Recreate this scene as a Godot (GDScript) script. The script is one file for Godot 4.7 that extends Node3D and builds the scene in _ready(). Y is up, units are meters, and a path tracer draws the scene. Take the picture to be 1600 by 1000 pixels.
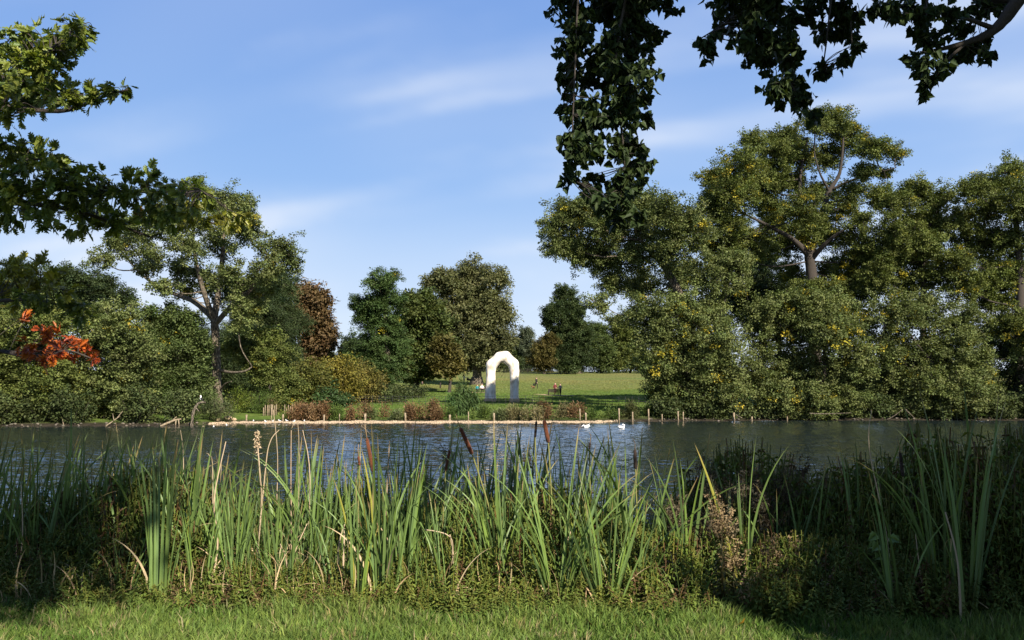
extends Node3D
# A lakeside park in early autumn: lawn and reeds, the lake, a meadow with a stone arch between big trees.

const F := 1443.0                      # focal length for a frame 1600 wide
const EYE := Vector3(0, 2.55, 0)       # water level is y = 0
const PITCH := 0.0761
var rng := RandomNumberGenerator.new()
var used := {}
var M := {}
var noise := FastNoiseLite.new()

# ---------------------------------------------------------------- naming
func numbered(called: String) -> String:
	var n: int = used.get(called, 0)
	used[called] = n + 1
	return called if n == 0 else "%s_%03d" % [called, n]

func tag(o: Node3D, label: String, category := "", group := "", kind := "") -> Node3D:
	if label: o.set_meta("label", label)
	if category: o.set_meta("category", category)
	if group: o.set_meta("group", group)
	if kind: o.set_meta("kind", kind)
	return o

func thing(called: String, label: String, category: String, where: Vector3, turn := 0.0, group := "") -> Node3D:
	var o := Node3D.new()
	o.name = numbered(called)
	add_child(o)
	o.position = where
	o.rotation.y = turn
	tag(o, label, category, group)
	return o

func part(called: String, mesh: Mesh, mat: Material, parent: Node3D, xf := Transform3D()) -> MeshInstance3D:
	var o := MeshInstance3D.new()
	o.mesh = mesh
	o.material_override = mat
	if parent == self:
		o.name = numbered(called)
		add_child(o)
	else:
		var n := 0
		var base := called
		for c in parent.get_children():
			if String(c.name) == base or String(c.name).begins_with(base + "_0") or String(c.name).begins_with(base + "_1") or String(c.name).begins_with(base + "_2") or String(c.name).begins_with(base + "_3"): n += 1
		o.name = base if n == 0 else "%s_%03d" % [base, n]
		parent.add_child(o, true)
	o.transform = xf
	return o

func swarm(called: String, mesh: Mesh, mat: Material, parent: Node3D, xfs: Array, cols: PackedColorArray) -> MultiMeshInstance3D:
	var mm := MultiMesh.new()
	mm.transform_format = MultiMesh.TRANSFORM_3D
	mm.use_colors = true
	mm.mesh = mesh
	mm.instance_count = xfs.size()
	for i in xfs.size():
		var t: Transform3D = xfs[i]
		mm.set_instance_transform(i, t)
		mm.set_instance_color(i, cols[i])
	var o := MultiMeshInstance3D.new()
	o.multimesh = mm
	o.material_override = mat
	o.name = numbered(called) if parent == self else called
	parent.add_child(o, true)
	o.set_meta("kind", "stuff")
	return o

# ---------------------------------------------------------------- places
func at(px: float, py: float, depth: float) -> Vector3:
	var d := Vector3((px - 800.0) / F, (500.0 - py) / F, -1.0).rotated(Vector3.RIGHT, PITCH)
	return EYE + d * (depth / -d.z)

func lerp_table(t: PackedFloat32Array, v: float) -> float:
	if v <= t[0]: return t[1]
	var i := 0
	while i < t.size() - 2:
		if v < t[i + 2]:
			return lerpf(t[i + 1], t[i + 3], (v - t[i]) / (t[i + 2] - t[i]))
		i += 2
	return t[t.size() - 1]

var shore_t := PackedFloat32Array([-34, 66.0, -24, 66.5, -21, 71.5, 6.5, 72.5, 10, 76.0, 24, 79.0, 60, 79.0])
var far_t := PackedFloat32Array([-9, -0.9, -1.2, -0.25, -0.3, -0.02, 0.25, 0.1, 1.2, 0.2, 3.5, 0.34, 8, 0.55, 36, 1.2, 58, 1.92, 72, 2.6, 193, 7.5, 330, 11, 800, 13, 2600, 16])
var near_t := PackedFloat32Array([-40, 1.6, -5, 1.0, 6.9, 0.95, 7.6, 0.86, 8.6, 0.62, 10, 0.3, 11.3, -0.05, 12.5, -0.45, 15, -0.9])

func shore(x: float) -> float:
	return lerp_table(shore_t, x) + noise.get_noise_2d(x * 6.0, 77.0) * 0.9

func ground(x: float, z: float) -> float:
	var d := -z
	var y: float
	if d < 30.0:
		y = lerp_table(near_t, d + 0.25 * sin(x * 0.9) + 0.12 * sin(x * 2.3 + 1.0))
	else:
		y = lerp_table(far_t, d - shore(x))
	var rough := 0.03 if d < 30.0 else clampf((d - 74.0) / 60.0, 0.0, 1.0) * 0.35
	return y + noise.get_noise_2d(x * 1.4, z * 1.4) * rough

func foot(px: float, depth: float) -> Vector3:
	var p := at(px, 610.0, depth)
	return Vector3(p.x, ground(p.x, p.z), p.z)

func rr(a: float, b: float) -> float:
	return rng.randf_range(a, b)

func sphere_dir() -> Vector3:
	var y := rr(-1, 1)
	var a := rr(0, TAU)
	var r := sqrt(1.0 - y * y)
	return Vector3(r * cos(a), y, r * sin(a))

# ---------------------------------------------------------------- meshes
func st_new() -> SurfaceTool:
	var st := SurfaceTool.new()
	st.begin(Mesh.PRIMITIVE_TRIANGLES)
	return st

func tri(st: SurfaceTool, a: Vector3, b: Vector3, c: Vector3, ca: Color, cb: Color, cc: Color) -> void:
	st.set_color(ca); st.add_vertex(a)
	st.set_color(cb); st.add_vertex(b)
	st.set_color(cc); st.add_vertex(c)

func done(st: SurfaceTool, smooth := false) -> ArrayMesh:
	if smooth: st.index()
	st.generate_normals()
	return st.commit()

func smooth_line(pts: Array, n: int) -> PackedVector3Array:
	var out := PackedVector3Array()
	for i in pts.size() - 1:
		var p0: Vector3 = pts[maxi(i - 1, 0)]
		var p1: Vector3 = pts[i]
		var p2: Vector3 = pts[i + 1]
		var p3: Vector3 = pts[mini(i + 2, pts.size() - 1)]
		for k in n:
			out.append(p1.cubic_interpolate(p2, p0, p3, float(k) / n))
	out.append(pts[pts.size() - 1])
	return out

func tube(st: SurfaceTool, pts: PackedVector3Array, r0: float, r1: float, sides: int, col := Color.WHITE, knob := 0.0, power := 1.0) -> void:
	var rings := []
	var n := pts.size()
	var side := Vector3.RIGHT
	for i in n:
		var d := (pts[mini(i + 1, n - 1)] - pts[maxi(i - 1, 0)]).normalized()
		if d == Vector3.ZERO: d = Vector3.UP
		side = (side - d * side.dot(d))
		if side.length() < 0.05: side = d.cross(Vector3.FORWARD) if absf(d.z) < 0.9 else d.cross(Vector3.UP)
		side = side.normalized()
		var up := d.cross(side)
		var r := lerpf(r0, r1, pow(float(i) / maxf(n - 1, 1), power))
		var ring := PackedVector3Array()
		for k in sides:
			var a := TAU * k / sides
			var q := r * (1.0 + (rr(-knob, knob) if knob > 0.0 else 0.0))
			ring.append(pts[i] + (side * cos(a) + up * sin(a)) * q)
		rings.append(ring)
	for i in n - 1:
		var A: PackedVector3Array = rings[i]
		var B: PackedVector3Array = rings[i + 1]
		for k in sides:
			var j := (k + 1) % sides
			tri(st, A[k], A[j], B[k], col, col, col)
			tri(st, A[j], B[j], B[k], col, col, col)
	var E: PackedVector3Array = rings[n - 1]
	for k in range(1, sides - 1):
		tri(st, E[0], E[k], E[k + 1], col, col, col)
	var S: PackedVector3Array = rings[0]
	for k in range(1, sides - 1):
		tri(st, S[0], S[k + 1], S[k], col, col, col)

func tube_mesh(pts: PackedVector3Array, r0: float, r1: float, sides: int, col := Color.WHITE, knob := 0.0, power := 1.0) -> ArrayMesh:
	var st := st_new()
	tube(st, pts, r0, r1, sides, col, knob, power)
	return done(st, true)

# A solid joined smoothly from tapered capsules [a, ra, b, rb, colour], meshed as surface nets.
func body_mesh(bones: Array, cell: float, k: float, lump := 0.0) -> ArrayMesh:
	var lo := Vector3(1e9, 1e9, 1e9)
	var hi := -lo
	for b in bones:
		var a: Vector3 = b[0]
		var c: Vector3 = b[2]
		var r := maxf(b[1], b[3]) + cell * 2.0 + k
		lo = lo.min(a - Vector3.ONE * r).min(c - Vector3.ONE * r)
		hi = hi.max(a + Vector3.ONE * r).max(c + Vector3.ONE * r)
	var nx := int((hi.x - lo.x) / cell) + 2
	var ny := int((hi.y - lo.y) / cell) + 2
	var nz := int((hi.z - lo.z) / cell) + 2
	var f := PackedFloat32Array()
	f.resize(nx * ny * nz)
	var who := PackedInt32Array()
	who.resize(nx * ny * nz)
	for iz in nz:
		for iy in ny:
			for ix in nx:
				var p := lo + Vector3(ix, iy, iz) * cell
				var s := 0.0
				var best := 1e9
				var bi := 0
				for n in bones.size():
					var b: Array = bones[n]
					var a: Vector3 = b[0]
					var ab: Vector3 = b[2] - a
					var t := clampf((p - a).dot(ab) / maxf(ab.length_squared(), 1e-9), 0.0, 1.0)
					var d := p.distance_to(a + ab * t) - lerpf(b[1], b[3], t)
					if d < best:
						best = d
						bi = n
					s += exp(-d / k)
				var v := best if s < 1e-30 else -k * log(s)
				if lump > 0.0: v += noise.get_noise_3d(p.x * 30.0, p.y * 30.0, p.z * 30.0) * lump
				f[(iz * ny + iy) * nx + ix] = v
				who[(iz * ny + iy) * nx + ix] = bi
	var id := {}
	var verts := PackedVector3Array()
	var cols := PackedColorArray()
	var step := [1, nx, nx * ny]
	for iz in nz - 1:
		for iy in ny - 1:
			for ix in nx - 1:
				var at0 := (iz * ny + iy) * nx + ix
				var sum := Vector3.ZERO
				var cnt := 0
				for e in 12:
					var ax := e / 4
					var o1 := e % 2
					var o2 := (e / 2) % 2
					var u := (ax + 1) % 3
					var w := (ax + 2) % 3
					var i0: int = at0 + o1 * step[u] + o2 * step[w]
					var i1: int = i0 + step[ax]
					var f0 := f[i0]
					var f1 := f[i1]
					if (f0 < 0.0) != (f1 < 0.0):
						var q := Vector3.ZERO
						q[u] = o1
						q[w] = o2
						q[ax] = f0 / (f0 - f1)
						sum += q
						cnt += 1
				if cnt > 0:
					id[at0] = verts.size()
					verts.append(lo + (Vector3(ix, iy, iz) + sum / cnt) * cell)
					cols.append(bones[who[at0]][4])
	var idx := PackedInt32Array()
	for iz in range(1, nz - 1):
		for iy in range(1, ny - 1):
			for ix in range(1, nx - 1):
				var at0 := (iz * ny + iy) * nx + ix
				for ax in 3:
					var f0 := f[at0]
					var f1: float = f[at0 + step[ax]]
					if (f0 < 0.0) == (f1 < 0.0): continue
					var u: int = step[(ax + 1) % 3]
					var w: int = step[(ax + 2) % 3]
					var a: int = id[at0 - u - w]
					var b: int = id[at0 - w]
					var c: int = id[at0]
					var d: int = id[at0 - u]
					if f0 < 0.0: idx.append_array([a, c, b, a, d, c])
					else: idx.append_array([a, b, c, a, c, d])
	var st := st_new()
	for i in verts.size():
		st.set_color(cols[i])
		st.set_smooth_group(0)
		st.add_vertex(verts[i])
	for i in idx: st.add_index(i)
	st.generate_normals()
	return st.commit()

# ---------------------------------------------------------------- materials
func noise_tex(freq: float, stops: Array, size := 512, octaves := 4, kind := FastNoiseLite.TYPE_SIMPLEX_SMOOTH, seed_ := 1) -> NoiseTexture2D:
	var n := FastNoiseLite.new()
	n.noise_type = kind
	n.frequency = freq
	n.fractal_octaves = octaves
	n.seed = seed_
	var t := NoiseTexture2D.new()
	t.width = size
	t.height = size
	t.seamless = true
	t.noise = n
	if stops.size():
		var g := Gradient.new()
		g.offsets = PackedFloat32Array(stops[0])
		var cs := PackedColorArray()
		for c in stops[1]: cs.append(c)
		g.colors = cs
		t.color_ramp = g
	return t

func normal_tex(freq: float, strength: float, size := 512, octaves := 4, seed_ := 3) -> NoiseTexture2D:
	var t := noise_tex(freq, [], size, octaves, FastNoiseLite.TYPE_SIMPLEX_SMOOTH, seed_)
	t.as_normal_map = true
	t.bump_strength = strength
	return t

func mat(called: String, c: Color, rough := 0.8) -> StandardMaterial3D:
	var m := StandardMaterial3D.new()
	m.resource_name = called
	m.albedo_color = c.linear_to_srgb()
	m.roughness = rough
	m.metallic_specular = 0.4
	M[called] = m
	return m

func leafy(called: String, c: Color, back: float, rough := 0.5, spec := 0.4) -> StandardMaterial3D:
	var m := mat(called, c, rough)
	m.vertex_color_use_as_albedo = true
	m.cull_mode = BaseMaterial3D.CULL_DISABLED
	m.metallic_specular = spec
	if back > 0.0:
		m.backlight_enabled = true
		m.backlight = Color(back, back, back * 0.4).linear_to_srgb()
	return m

func grey(v: float) -> Color:
	return Color(v, v, v)

func make_materials() -> void:
	leafy("foliage", Color.WHITE, 0.5, 0.6, 0.28)
	leafy("near_leaf", Color.WHITE, 0.7, 0.42, 0.45)
	leafy("shaded_leaf", Color.WHITE, 0.45, 0.5, 0.25)
	leafy("blade", Color.WHITE, 0.5, 0.45, 0.4)
	leafy("grass", Color.WHITE, 0.6, 0.6, 0.3)
	leafy("dry", Color.WHITE, 0.35, 0.8, 0.3)
	var bark := mat("bark", Color.WHITE, 0.95)
	bark.albedo_texture = noise_tex(0.02, [[0.25, 0.5, 0.75], [Color(0.16, 0.14, 0.115), Color(0.34, 0.305, 0.255), Color(0.54, 0.5, 0.43)]], 512, 5)
	bark.uv1_triplanar = true
	bark.uv1_world_triplanar = true
	bark.uv1_scale = Vector3(0.9, 0.22, 0.9)
	bark.normal_enabled = true
	bark.normal_texture = normal_tex(0.03, 9.0)
	var dark := mat("dark_bark", Color(0.045, 0.037, 0.03), 0.95)
	dark.normal_enabled = true
	dark.normal_texture = bark.normal_texture
	dark.uv1_triplanar = true
	dark.uv1_scale = Vector3(6, 1.5, 6)
	var pw := mat("post_wood", Color.WHITE, 0.9)
	pw.albedo_texture = noise_tex(0.03, [[0.2, 0.5, 0.8], [Color(0.34, 0.3, 0.24), Color(0.52, 0.46, 0.37), Color(0.64, 0.58, 0.48)]], 256, 4)
	pw.uv1_triplanar = true
	pw.uv1_world_triplanar = true
	pw.uv1_scale = Vector3(2, 0.5, 2)
	var stone := mat("arch_stone", Color.WHITE, 0.85)
	stone.albedo_texture = noise_tex(0.012, [[0.2, 0.45, 0.7], [Color(0.7, 0.63, 0.54), Color(0.86, 0.82, 0.75), Color(0.92, 0.89, 0.84)]], 512, 5)
	stone.uv1_triplanar = true
	stone.uv1_world_triplanar = true
	stone.uv1_scale = Vector3(0.25, 0.12, 0.25)
	var peb := mat("pebble", Color.WHITE, 0.9)
	peb.vertex_color_use_as_albedo = true
	var g := mat("ground", Color.WHITE, 0.95)
	g.vertex_color_use_as_albedo = true
	g.albedo_texture = noise_tex(0.02, [[0.2, 0.5, 0.8], [grey(0.72), grey(0.88), grey(1.0)]], 512, 5)
	g.uv1_triplanar = true
	g.uv1_world_triplanar = true
	g.uv1_scale = Vector3(0.13, 0.13, 0.13)
	g.normal_enabled = true
	g.normal_texture = normal_tex(0.08, 6.0)
	g.metallic_specular = 0.15
	var w := mat("water", Color(0.012, 0.018, 0.018), 0.05)
	w.metallic_specular = 0.42
	w.normal_enabled = true
	w.normal_texture = normal_tex(0.028, 14.0, 1024, 3, 11)
	w.normal_scale = 0.12
	w.uv1_scale = Vector3(1, 1, 1)
	mat("footing_stone", Color(0.42, 0.31, 0.19), 0.9)
	mat("iron", Color(0.02, 0.02, 0.02), 0.6)
	mat("bench_wood", Color(0.03, 0.022, 0.016), 0.7)
	var cl := mat("cloth", Color.WHITE, 0.9)
	cl.vertex_color_use_as_albedo = true
	var ft := mat("feather", Color.WHITE, 0.8)
	ft.vertex_color_use_as_albedo = true
	var sh := mat("seed_brown", Color.WHITE, 1.0)
	sh.albedo_texture = noise_tex(0.06, [[0.2, 0.5, 0.8], [Color(0.22, 0.11, 0.055), Color(0.34, 0.18, 0.09), Color(0.42, 0.24, 0.13)]], 256, 4)
	sh.uv1_triplanar = true
	sh.uv1_scale = Vector3(8, 8, 8)
	sh.rim_enabled = true
	sh.rim = 0.4

# ---------------------------------------------------------------- leaves
func hue(c: Color, v: float, h := 0.08) -> Color:
	var k := 1.0 + rr(-v, v)
	return Color(c.r * k * (1.0 + rr(-h, h)), c.g * k, c.b * k * (1.0 + rr(-h, h)))

# A leafy twig: n folded leaves in a flattened ball; colours are shades of white that tint the copy's colour.
func spray(n: int, length: float, width: float, radius: float, droop: float) -> ArrayMesh:
	var st := st_new()
	for i in n:
		var p := sphere_dir() * radius * pow(rng.randf(), 0.4)
		p.y *= 0.6
		var d := (Vector3(p.x, p.y * 0.5, p.z).normalized() + sphere_dir() * 0.7 + Vector3(0, -droop, 0)).normalized()
		var side := d.cross((Vector3.UP + sphere_dir() * 0.75).normalized()).normalized()
		var nrm := side.cross(d)
		var l := length * rr(0.7, 1.25)
		var w := width * rr(0.7, 1.2)
		var c := hue(Color.WHITE, 0.22, 0.07)
		var b := p + d * l * 0.45 + nrm * w * 0.16
		tri(st, p, p + d * l * 0.42 + side * w * 0.5, p + d * l, c, c, c)
		tri(st, p, p + d * l, b - side * w * 0.5, c, c, c)
	return done(st)

# A lobed oak leaf one unit long along +Y, folded and curled.
func oak_leaf(curl: float, twist: float) -> ArrayMesh:
	var st := st_new()
	var mid := func(t: float) -> Vector3: return Vector3(sin(t * 2.2) * twist * 0.1, t, -curl * t * t * 0.5)
	var lobes := [[0.16, 0.28, 0.36, 0.22], [0.32, 0.48, 0.62, 0.34], [0.53, 0.68, 0.88, 0.31], [0.74, 0.86, 1.02, 0.17]]
	var w := Color.WHITE
	var s := Color(0.82, 0.86, 0.8)
	for sd in [-1.0, 1.0]:
		for i in 10:
			var t0 := 0.1 * i
			var t1 := t0 + 0.1
			var w0: float = (0.012 if i < 2 else 0.055 * (1.0 - t0 * 0.6)) * sd
			var w1: float = (0.012 if i < 1 else 0.055 * (1.0 - t1 * 0.6)) * sd * (0.0 if i == 9 else 1.0)
			var a: Vector3 = mid.call(t0)
			var b: Vector3 = mid.call(t1)
			tri(st, a, a + Vector3(w0, 0, absf(w0) * 0.3), b, s, w, s)
			tri(st, a + Vector3(w0, 0, absf(w0) * 0.3), b + Vector3(w1, 0, absf(w1) * 0.3), b, w, w, s)
		for L in lobes:
			var a: Vector3 = mid.call(L[0] - 0.05)
			var b: Vector3 = mid.call(L[1] + 0.05)
			var t: Vector3 = mid.call(L[2])
			var x: float = L[3] * sd
			var tip := Vector3(t.x + x * 1.12, lerpf(L[1], L[2], 0.6), t.z + absf(x) * 0.35)
			var el := a.lerp(tip, 0.66) + Vector3(0, -0.06, 0.01)
			var eu := b.lerp(tip, 0.5) + Vector3(0.05 * sd, 0.07, 0.01)
			var prong := tip.lerp(eu, 0.45) + Vector3(-0.02 * sd, 0.12, 0)
			tri(st, a, el, b, w, w, w)
			tri(st, el, tip, b, w, w, w)
			tri(st, b, tip, eu, w, w, w)
			tri(st, eu, tip.lerp(eu, 0.4), prong, w, w, w)
	return done(st)

# A broad poplar leaf with shallow lobes and a stalk, one unit long.
func poplar_leaf(fold: float, curl: float) -> ArrayMesh:
	var st := st_new()
	var edge := [[0.0, 0.02], [0.04, 0.30], [0.16, 0.50], [0.3, 0.40], [0.44, 0.43], [0.58, 0.27], [0.74, 0.19], [0.88, 0.07], [1.0, 0.0]]
	var w := Color.WHITE
	for sd in [-1.0, 1.0]:
		for i in edge.size() - 1:
			var t0: float = edge[i][0]
			var t1: float = edge[i + 1][0]
			var x0: float = edge[i][1]
			var x1: float = edge[i + 1][1]
			var a := Vector3(0, t0, -curl * t0 * t0)
			var b := Vector3(0, t1, -curl * t1 * t1)
			var a2 := a + Vector3(x0 * sd, -0.04 * x0, x0 * fold)
			var b2 := b + Vector3(x1 * sd, -0.04 * x1, x1 * fold)
			tri(st, a, a2, b, w, w, w)
			tri(st, a2, b2, b, w, w, w)
	var p := Vector3(0, -0.55, 0.08)
	tri(st, Vector3(-0.015, 0, 0), Vector3(0.015, 0, 0), p, w, w, w)
	return done(st)

# A reed blade one unit tall, bending towards +X; a pale foot and a browned tip are the leaf's own colours.
func blade(ratio: float, bend: float, fold_at: float, foot_c: Color, mid_c: Color, tip_c: Color, twist: float, turn0 := 0.0) -> ArrayMesh:
	var st := st_new()
	var n := 12
	var rows := []
	var p := Vector3.ZERO
	var ang := 0.0
	for i in n + 1:
		var t := float(i) / n
		var w := 0.5 * ratio * (0.75 + 0.4 * sin(clampf(t * 2.6, 0.0, 1.57))) * pow(maxf(1.0 - t, 0.0), 0.5)
		var a := turn0 + twist * t
		var s := Vector3(sin(a), 0, cos(a)) * w
		var c := foot_c.lerp(mid_c, smoothstep(0.02, 0.25, t)).lerp(tip_c, smoothstep(0.82, 0.98, t))
		rows.append([p, s, c, Vector3(cos(a), 0, -sin(a)) * w * 0.3])
		ang += bend / n * (0.3 + 1.7 * t)
		if fold_at > 0.0 and t >= fold_at and t < fold_at + 0.99 / n: ang += 1.7
		p += Vector3(sin(ang), cos(ang), 0) / n
	for i in n:
		var A: Array = rows[i]
		var B: Array = rows[i + 1]
		var a: Vector3 = A[0]
		var b: Vector3 = B[0]
		var sa: Vector3 = A[1]
		var sb: Vector3 = B[1]
		var fa: Vector3 = A[3]
		var fb: Vector3 = B[3]
		var ca: Color = A[2]
		var cb: Color = B[2]
		tri(st, a - sa, a + fa, b - sb, ca, ca, cb)
		tri(st, a + fa, b + fb, b - sb, ca, cb, cb)
		tri(st, a + fa, a + sa, b + fb, ca, ca, cb)
		tri(st, a + sa, b + sb, b + fb, ca, cb, cb)
	return done(st)

# ---------------------------------------------------------------- trees beyond the lake
var sprays := {}

func make_sprays() -> void:
	sprays["poplar"] = [spray(13, 0.185, 0.15, 0.36, 0.2), spray(13, 0.185, 0.15, 0.36, 0.4), spray(9, 0.18, 0.15, 0.3, 0.0)]
	sprays["dense"] = [spray(15, 0.2, 0.14, 0.38, 0.4), spray(15, 0.2, 0.14, 0.38, 0.3), spray(11, 0.2, 0.14, 0.34, 0.2)]
	sprays["chestnut"] = [spray(11, 0.42, 0.22, 0.6, 0.7), spray(11, 0.42, 0.22, 0.6, 0.5)]
	sprays["far"] = [spray(14, 0.42, 0.3, 0.75, 0.2), spray(12, 0.45, 0.32, 0.75, 0.1)]
	sprays["needle"] = [spray(20, 0.34, 0.06, 0.5, 0.5), spray(20, 0.34, 0.06, 0.5, 0.3)]
	sprays["shade"] = [spray(16, 0.16, 0.14, 0.5, 0.2)]
	sprays["scrub"] = [spray(16, 0.13, 0.07, 0.32, -0.3), spray(14, 0.15, 0.06, 0.3, -0.6)]

# lobes: [px, py, rx, ry] in picture units at the tree's own distance; trunk: [px, py, radius in metres].
func tree(called: String, label: String, group: String, depth: float, base_px: float, trunk: Array, lobes: Array, kind: String, cols: Array, o := {}) -> Node3D:
	var root := thing(called, label, "tree", foot(base_px, depth), 0.0, group)
	var org := root.position
	var s := depth / F
	var dens: float = o.get("dens", 8.0) * 1.8
	var swell: float = o.get("swell", 1.04)
	var yellow: float = o.get("yellow", 0.0) * 0.65
	var ycol: Color = o.get("ycol", Color(0.34, 0.28, 0.03))
	var twiggy: float = o.get("twiggy", 0.35)
	var deep: float = o.get("deep", 0.55)
	var bark: Material = M[o.get("bark", "dark_bark")]
	# trunk
	var axis := []
	var radii := []
	for t in trunk:
		axis.append(at(t[0], t[1], depth) - org)
		radii.append(t[2])
	if axis.size() == 0:
		var top: float = 0
		for L in lobes: top += L[1] / lobes.size()
		axis = [Vector3.ZERO, at(base_px + 4, top, depth) - org]
		var r0: float = o.get("girth", 0.35)
		radii = [r0, r0 * 0.6]
	axis[0] = Vector3(axis[0].x, -0.15, 0)
	var line := smooth_line(axis, 5)
	var st := st_new()
	# buttressed foot
	var r_foot: float = radii[0]
	tube(st, line, r_foot, radii[radii.size() - 1], 9, Color.WHITE, 0.07)
	var flare := PackedVector3Array([line[0] + Vector3(0, -0.1, 0), line[0] + Vector3(0, r_foot * 0.8, 0), line[0].lerp(line[1], 0.5) + Vector3(0, r_foot * 1.4, 0)])
	tube(st, flare, r_foot * 1.55, r_foot * 0.95, 9, Color.WHITE, 0.12, 0.5)
	part("trunk", done(st, true), bark, root)
	# extra limbs that show
	var hold := PackedVector3Array()
	for i in range(line.size() / 3, line.size()): hold.append(line[i])
	for limb in o.get("limbs", []):
		var pts := []
		for q in limb[0]: pts.append(at(q[0], q[1], depth + (q[2] if q.size() > 2 else 0.0)) - org)
		var bow := smooth_line(pts, 5)
		part("limb", tube_mesh(bow, limb[1], limb[2], 7, Color.WHITE, 0.1), bark, root)
		for i in range(4, bow.size()): hold.append(bow[i])
	# crown
	var meshes: Array = sprays[kind]
	var xfs := []
	var tint := []
	for m in meshes:
		xfs.append([])
		tint.append(PackedColorArray())
	var span := 0.0
	for L in lobes: span = maxf(span, absf(L[0] - base_px))
	for L in lobes:
		var half := maxf(span * s * deep * sqrt(maxf(0.05, 1.0 - pow((L[0] - base_px) / maxf(span, 1.0), 2))), 0.3)
		var dz: float = L[4] if L.size() > 4 else rr(-half, half)
		var c := at(L[0] + rr(-0.2, 0.2) * L[2], L[1] + rr(-0.2, 0.2) * L[3], depth - dz) - org
		var gy := ground(c.x + org.x, c.z + org.z) - org.y
		var r := Vector3(L[2] * s, L[3] * s, (L[2] + L[3]) * 0.55 * s) * swell
		var lobe_tone := rr(0.85, 1.15)
		# a limb to this lobe
		var from := line[0]
		var best := 1e9
		for q in hold:
			var cost := q.distance_to(c) + maxf(0.0, q.y - c.y + 0.3) * 1.5
			if cost < best:
				best = cost
				from = q
		var lst := st_new()
		var bend := from.lerp(c, 0.55) + Vector3(rr(-0.3, 0.3), -0.12 * from.distance_to(c), rr(-0.3, 0.3))
		tube(lst, smooth_line([from, bend, c, c + (c - bend).normalized() * r.y * 0.5], 4), clampf(r.x * 0.05, 0.035, radii[radii.size() - 1] * 0.7), 0.03, 5)
		# ragged branchlets that start inside the mass and reach out of it
		var area := 4.0 * PI * (r.x * r.y + r.x * r.z + r.y * r.z) / 3.0
		var per := 9
		var unit: float = 2.2 if kind == "far" or kind == "chestnut" else 1.0
		for k in maxi(5, int(area * dens * 1.45) / per):
			var mid_c := c
			if lobes.size() > 2 and rng.randf() < 0.3:
				var N: Array = lobes[rng.randi() % lobes.size()]
				if absf(N[0] - L[0]) < (N[2] + L[2]) * 1.2 and absf(N[1] - L[1]) < (N[3] + L[3]) * 1.2:
					mid_c = c.lerp(at(N[0], N[1], depth - dz * 0.6) - org, rr(0.25, 0.65))
			var d := sphere_dir()
			var q0 := mid_c + Vector3(d.x * r.x, d.y * r.y, d.z * r.z) * rr(0.0, 0.75)
			var go := (d * 0.8 + sphere_dir() * 0.7 + Vector3(0, 0.12, 0)).normalized()
			var reach := minf(r.x, r.y) * rr(0.35, 1.1)
			if rng.randf() < 0.12: reach *= 1.4
			var sag := rr(0.0, 0.45) * reach
			var wide := rr(0.16, 0.34) * unit
			var tone := lobe_tone * rr(0.78, 1.24)
			var base: Color = (cols[0] as Color).lerp(cols[1], rng.randf())
			var gold := rng.randf() < yellow
			if rng.randf() < twiggy:
				tube(lst, PackedVector3Array([c.lerp(q0, 0.4), q0, q0 + go * reach * 0.6 - Vector3(0, sag * 0.36, 0), q0 + go * reach - Vector3(0, sag, 0)]), 0.03, 0.008, 3)
			for j in per:
				var t := sqrt(rng.randf()) * 1.05
				var w := q0 + go * reach * t - Vector3(0, sag * t * t, 0) + sphere_dir() * wide * (1.25 - 0.5 * t)
				if w.y < gy + 0.15: continue
				var basis := Basis(Vector3.UP, rr(0, TAU)) * Basis(Vector3.RIGHT, rr(-0.6, 0.6))
				var m := rng.randi() % meshes.size()
				xfs[m].append(Transform3D(basis.scaled(Vector3.ONE * rr(0.75, 1.2)), w))
				var cc := hue(base, 0.15, 0.06) * tone
				if gold and rng.randf() < 0.5: cc = hue(ycol, 0.3)
				tint[m].append(cc)
		part("limb", done(lst, true), bark, root)
	for m in meshes.size():
		swarm("crown", meshes[m], M.foliage, root, xfs[m], tint[m])
	return root

func shift(lobes: Array, dx: float, dy := 0.0, k := 1.0) -> Array:
	var out := []
	for L in lobes: out.append([L[0] * 1.0 + dx, L[1] + dy, L[2] * k, L[3] * k])
	return out

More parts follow.
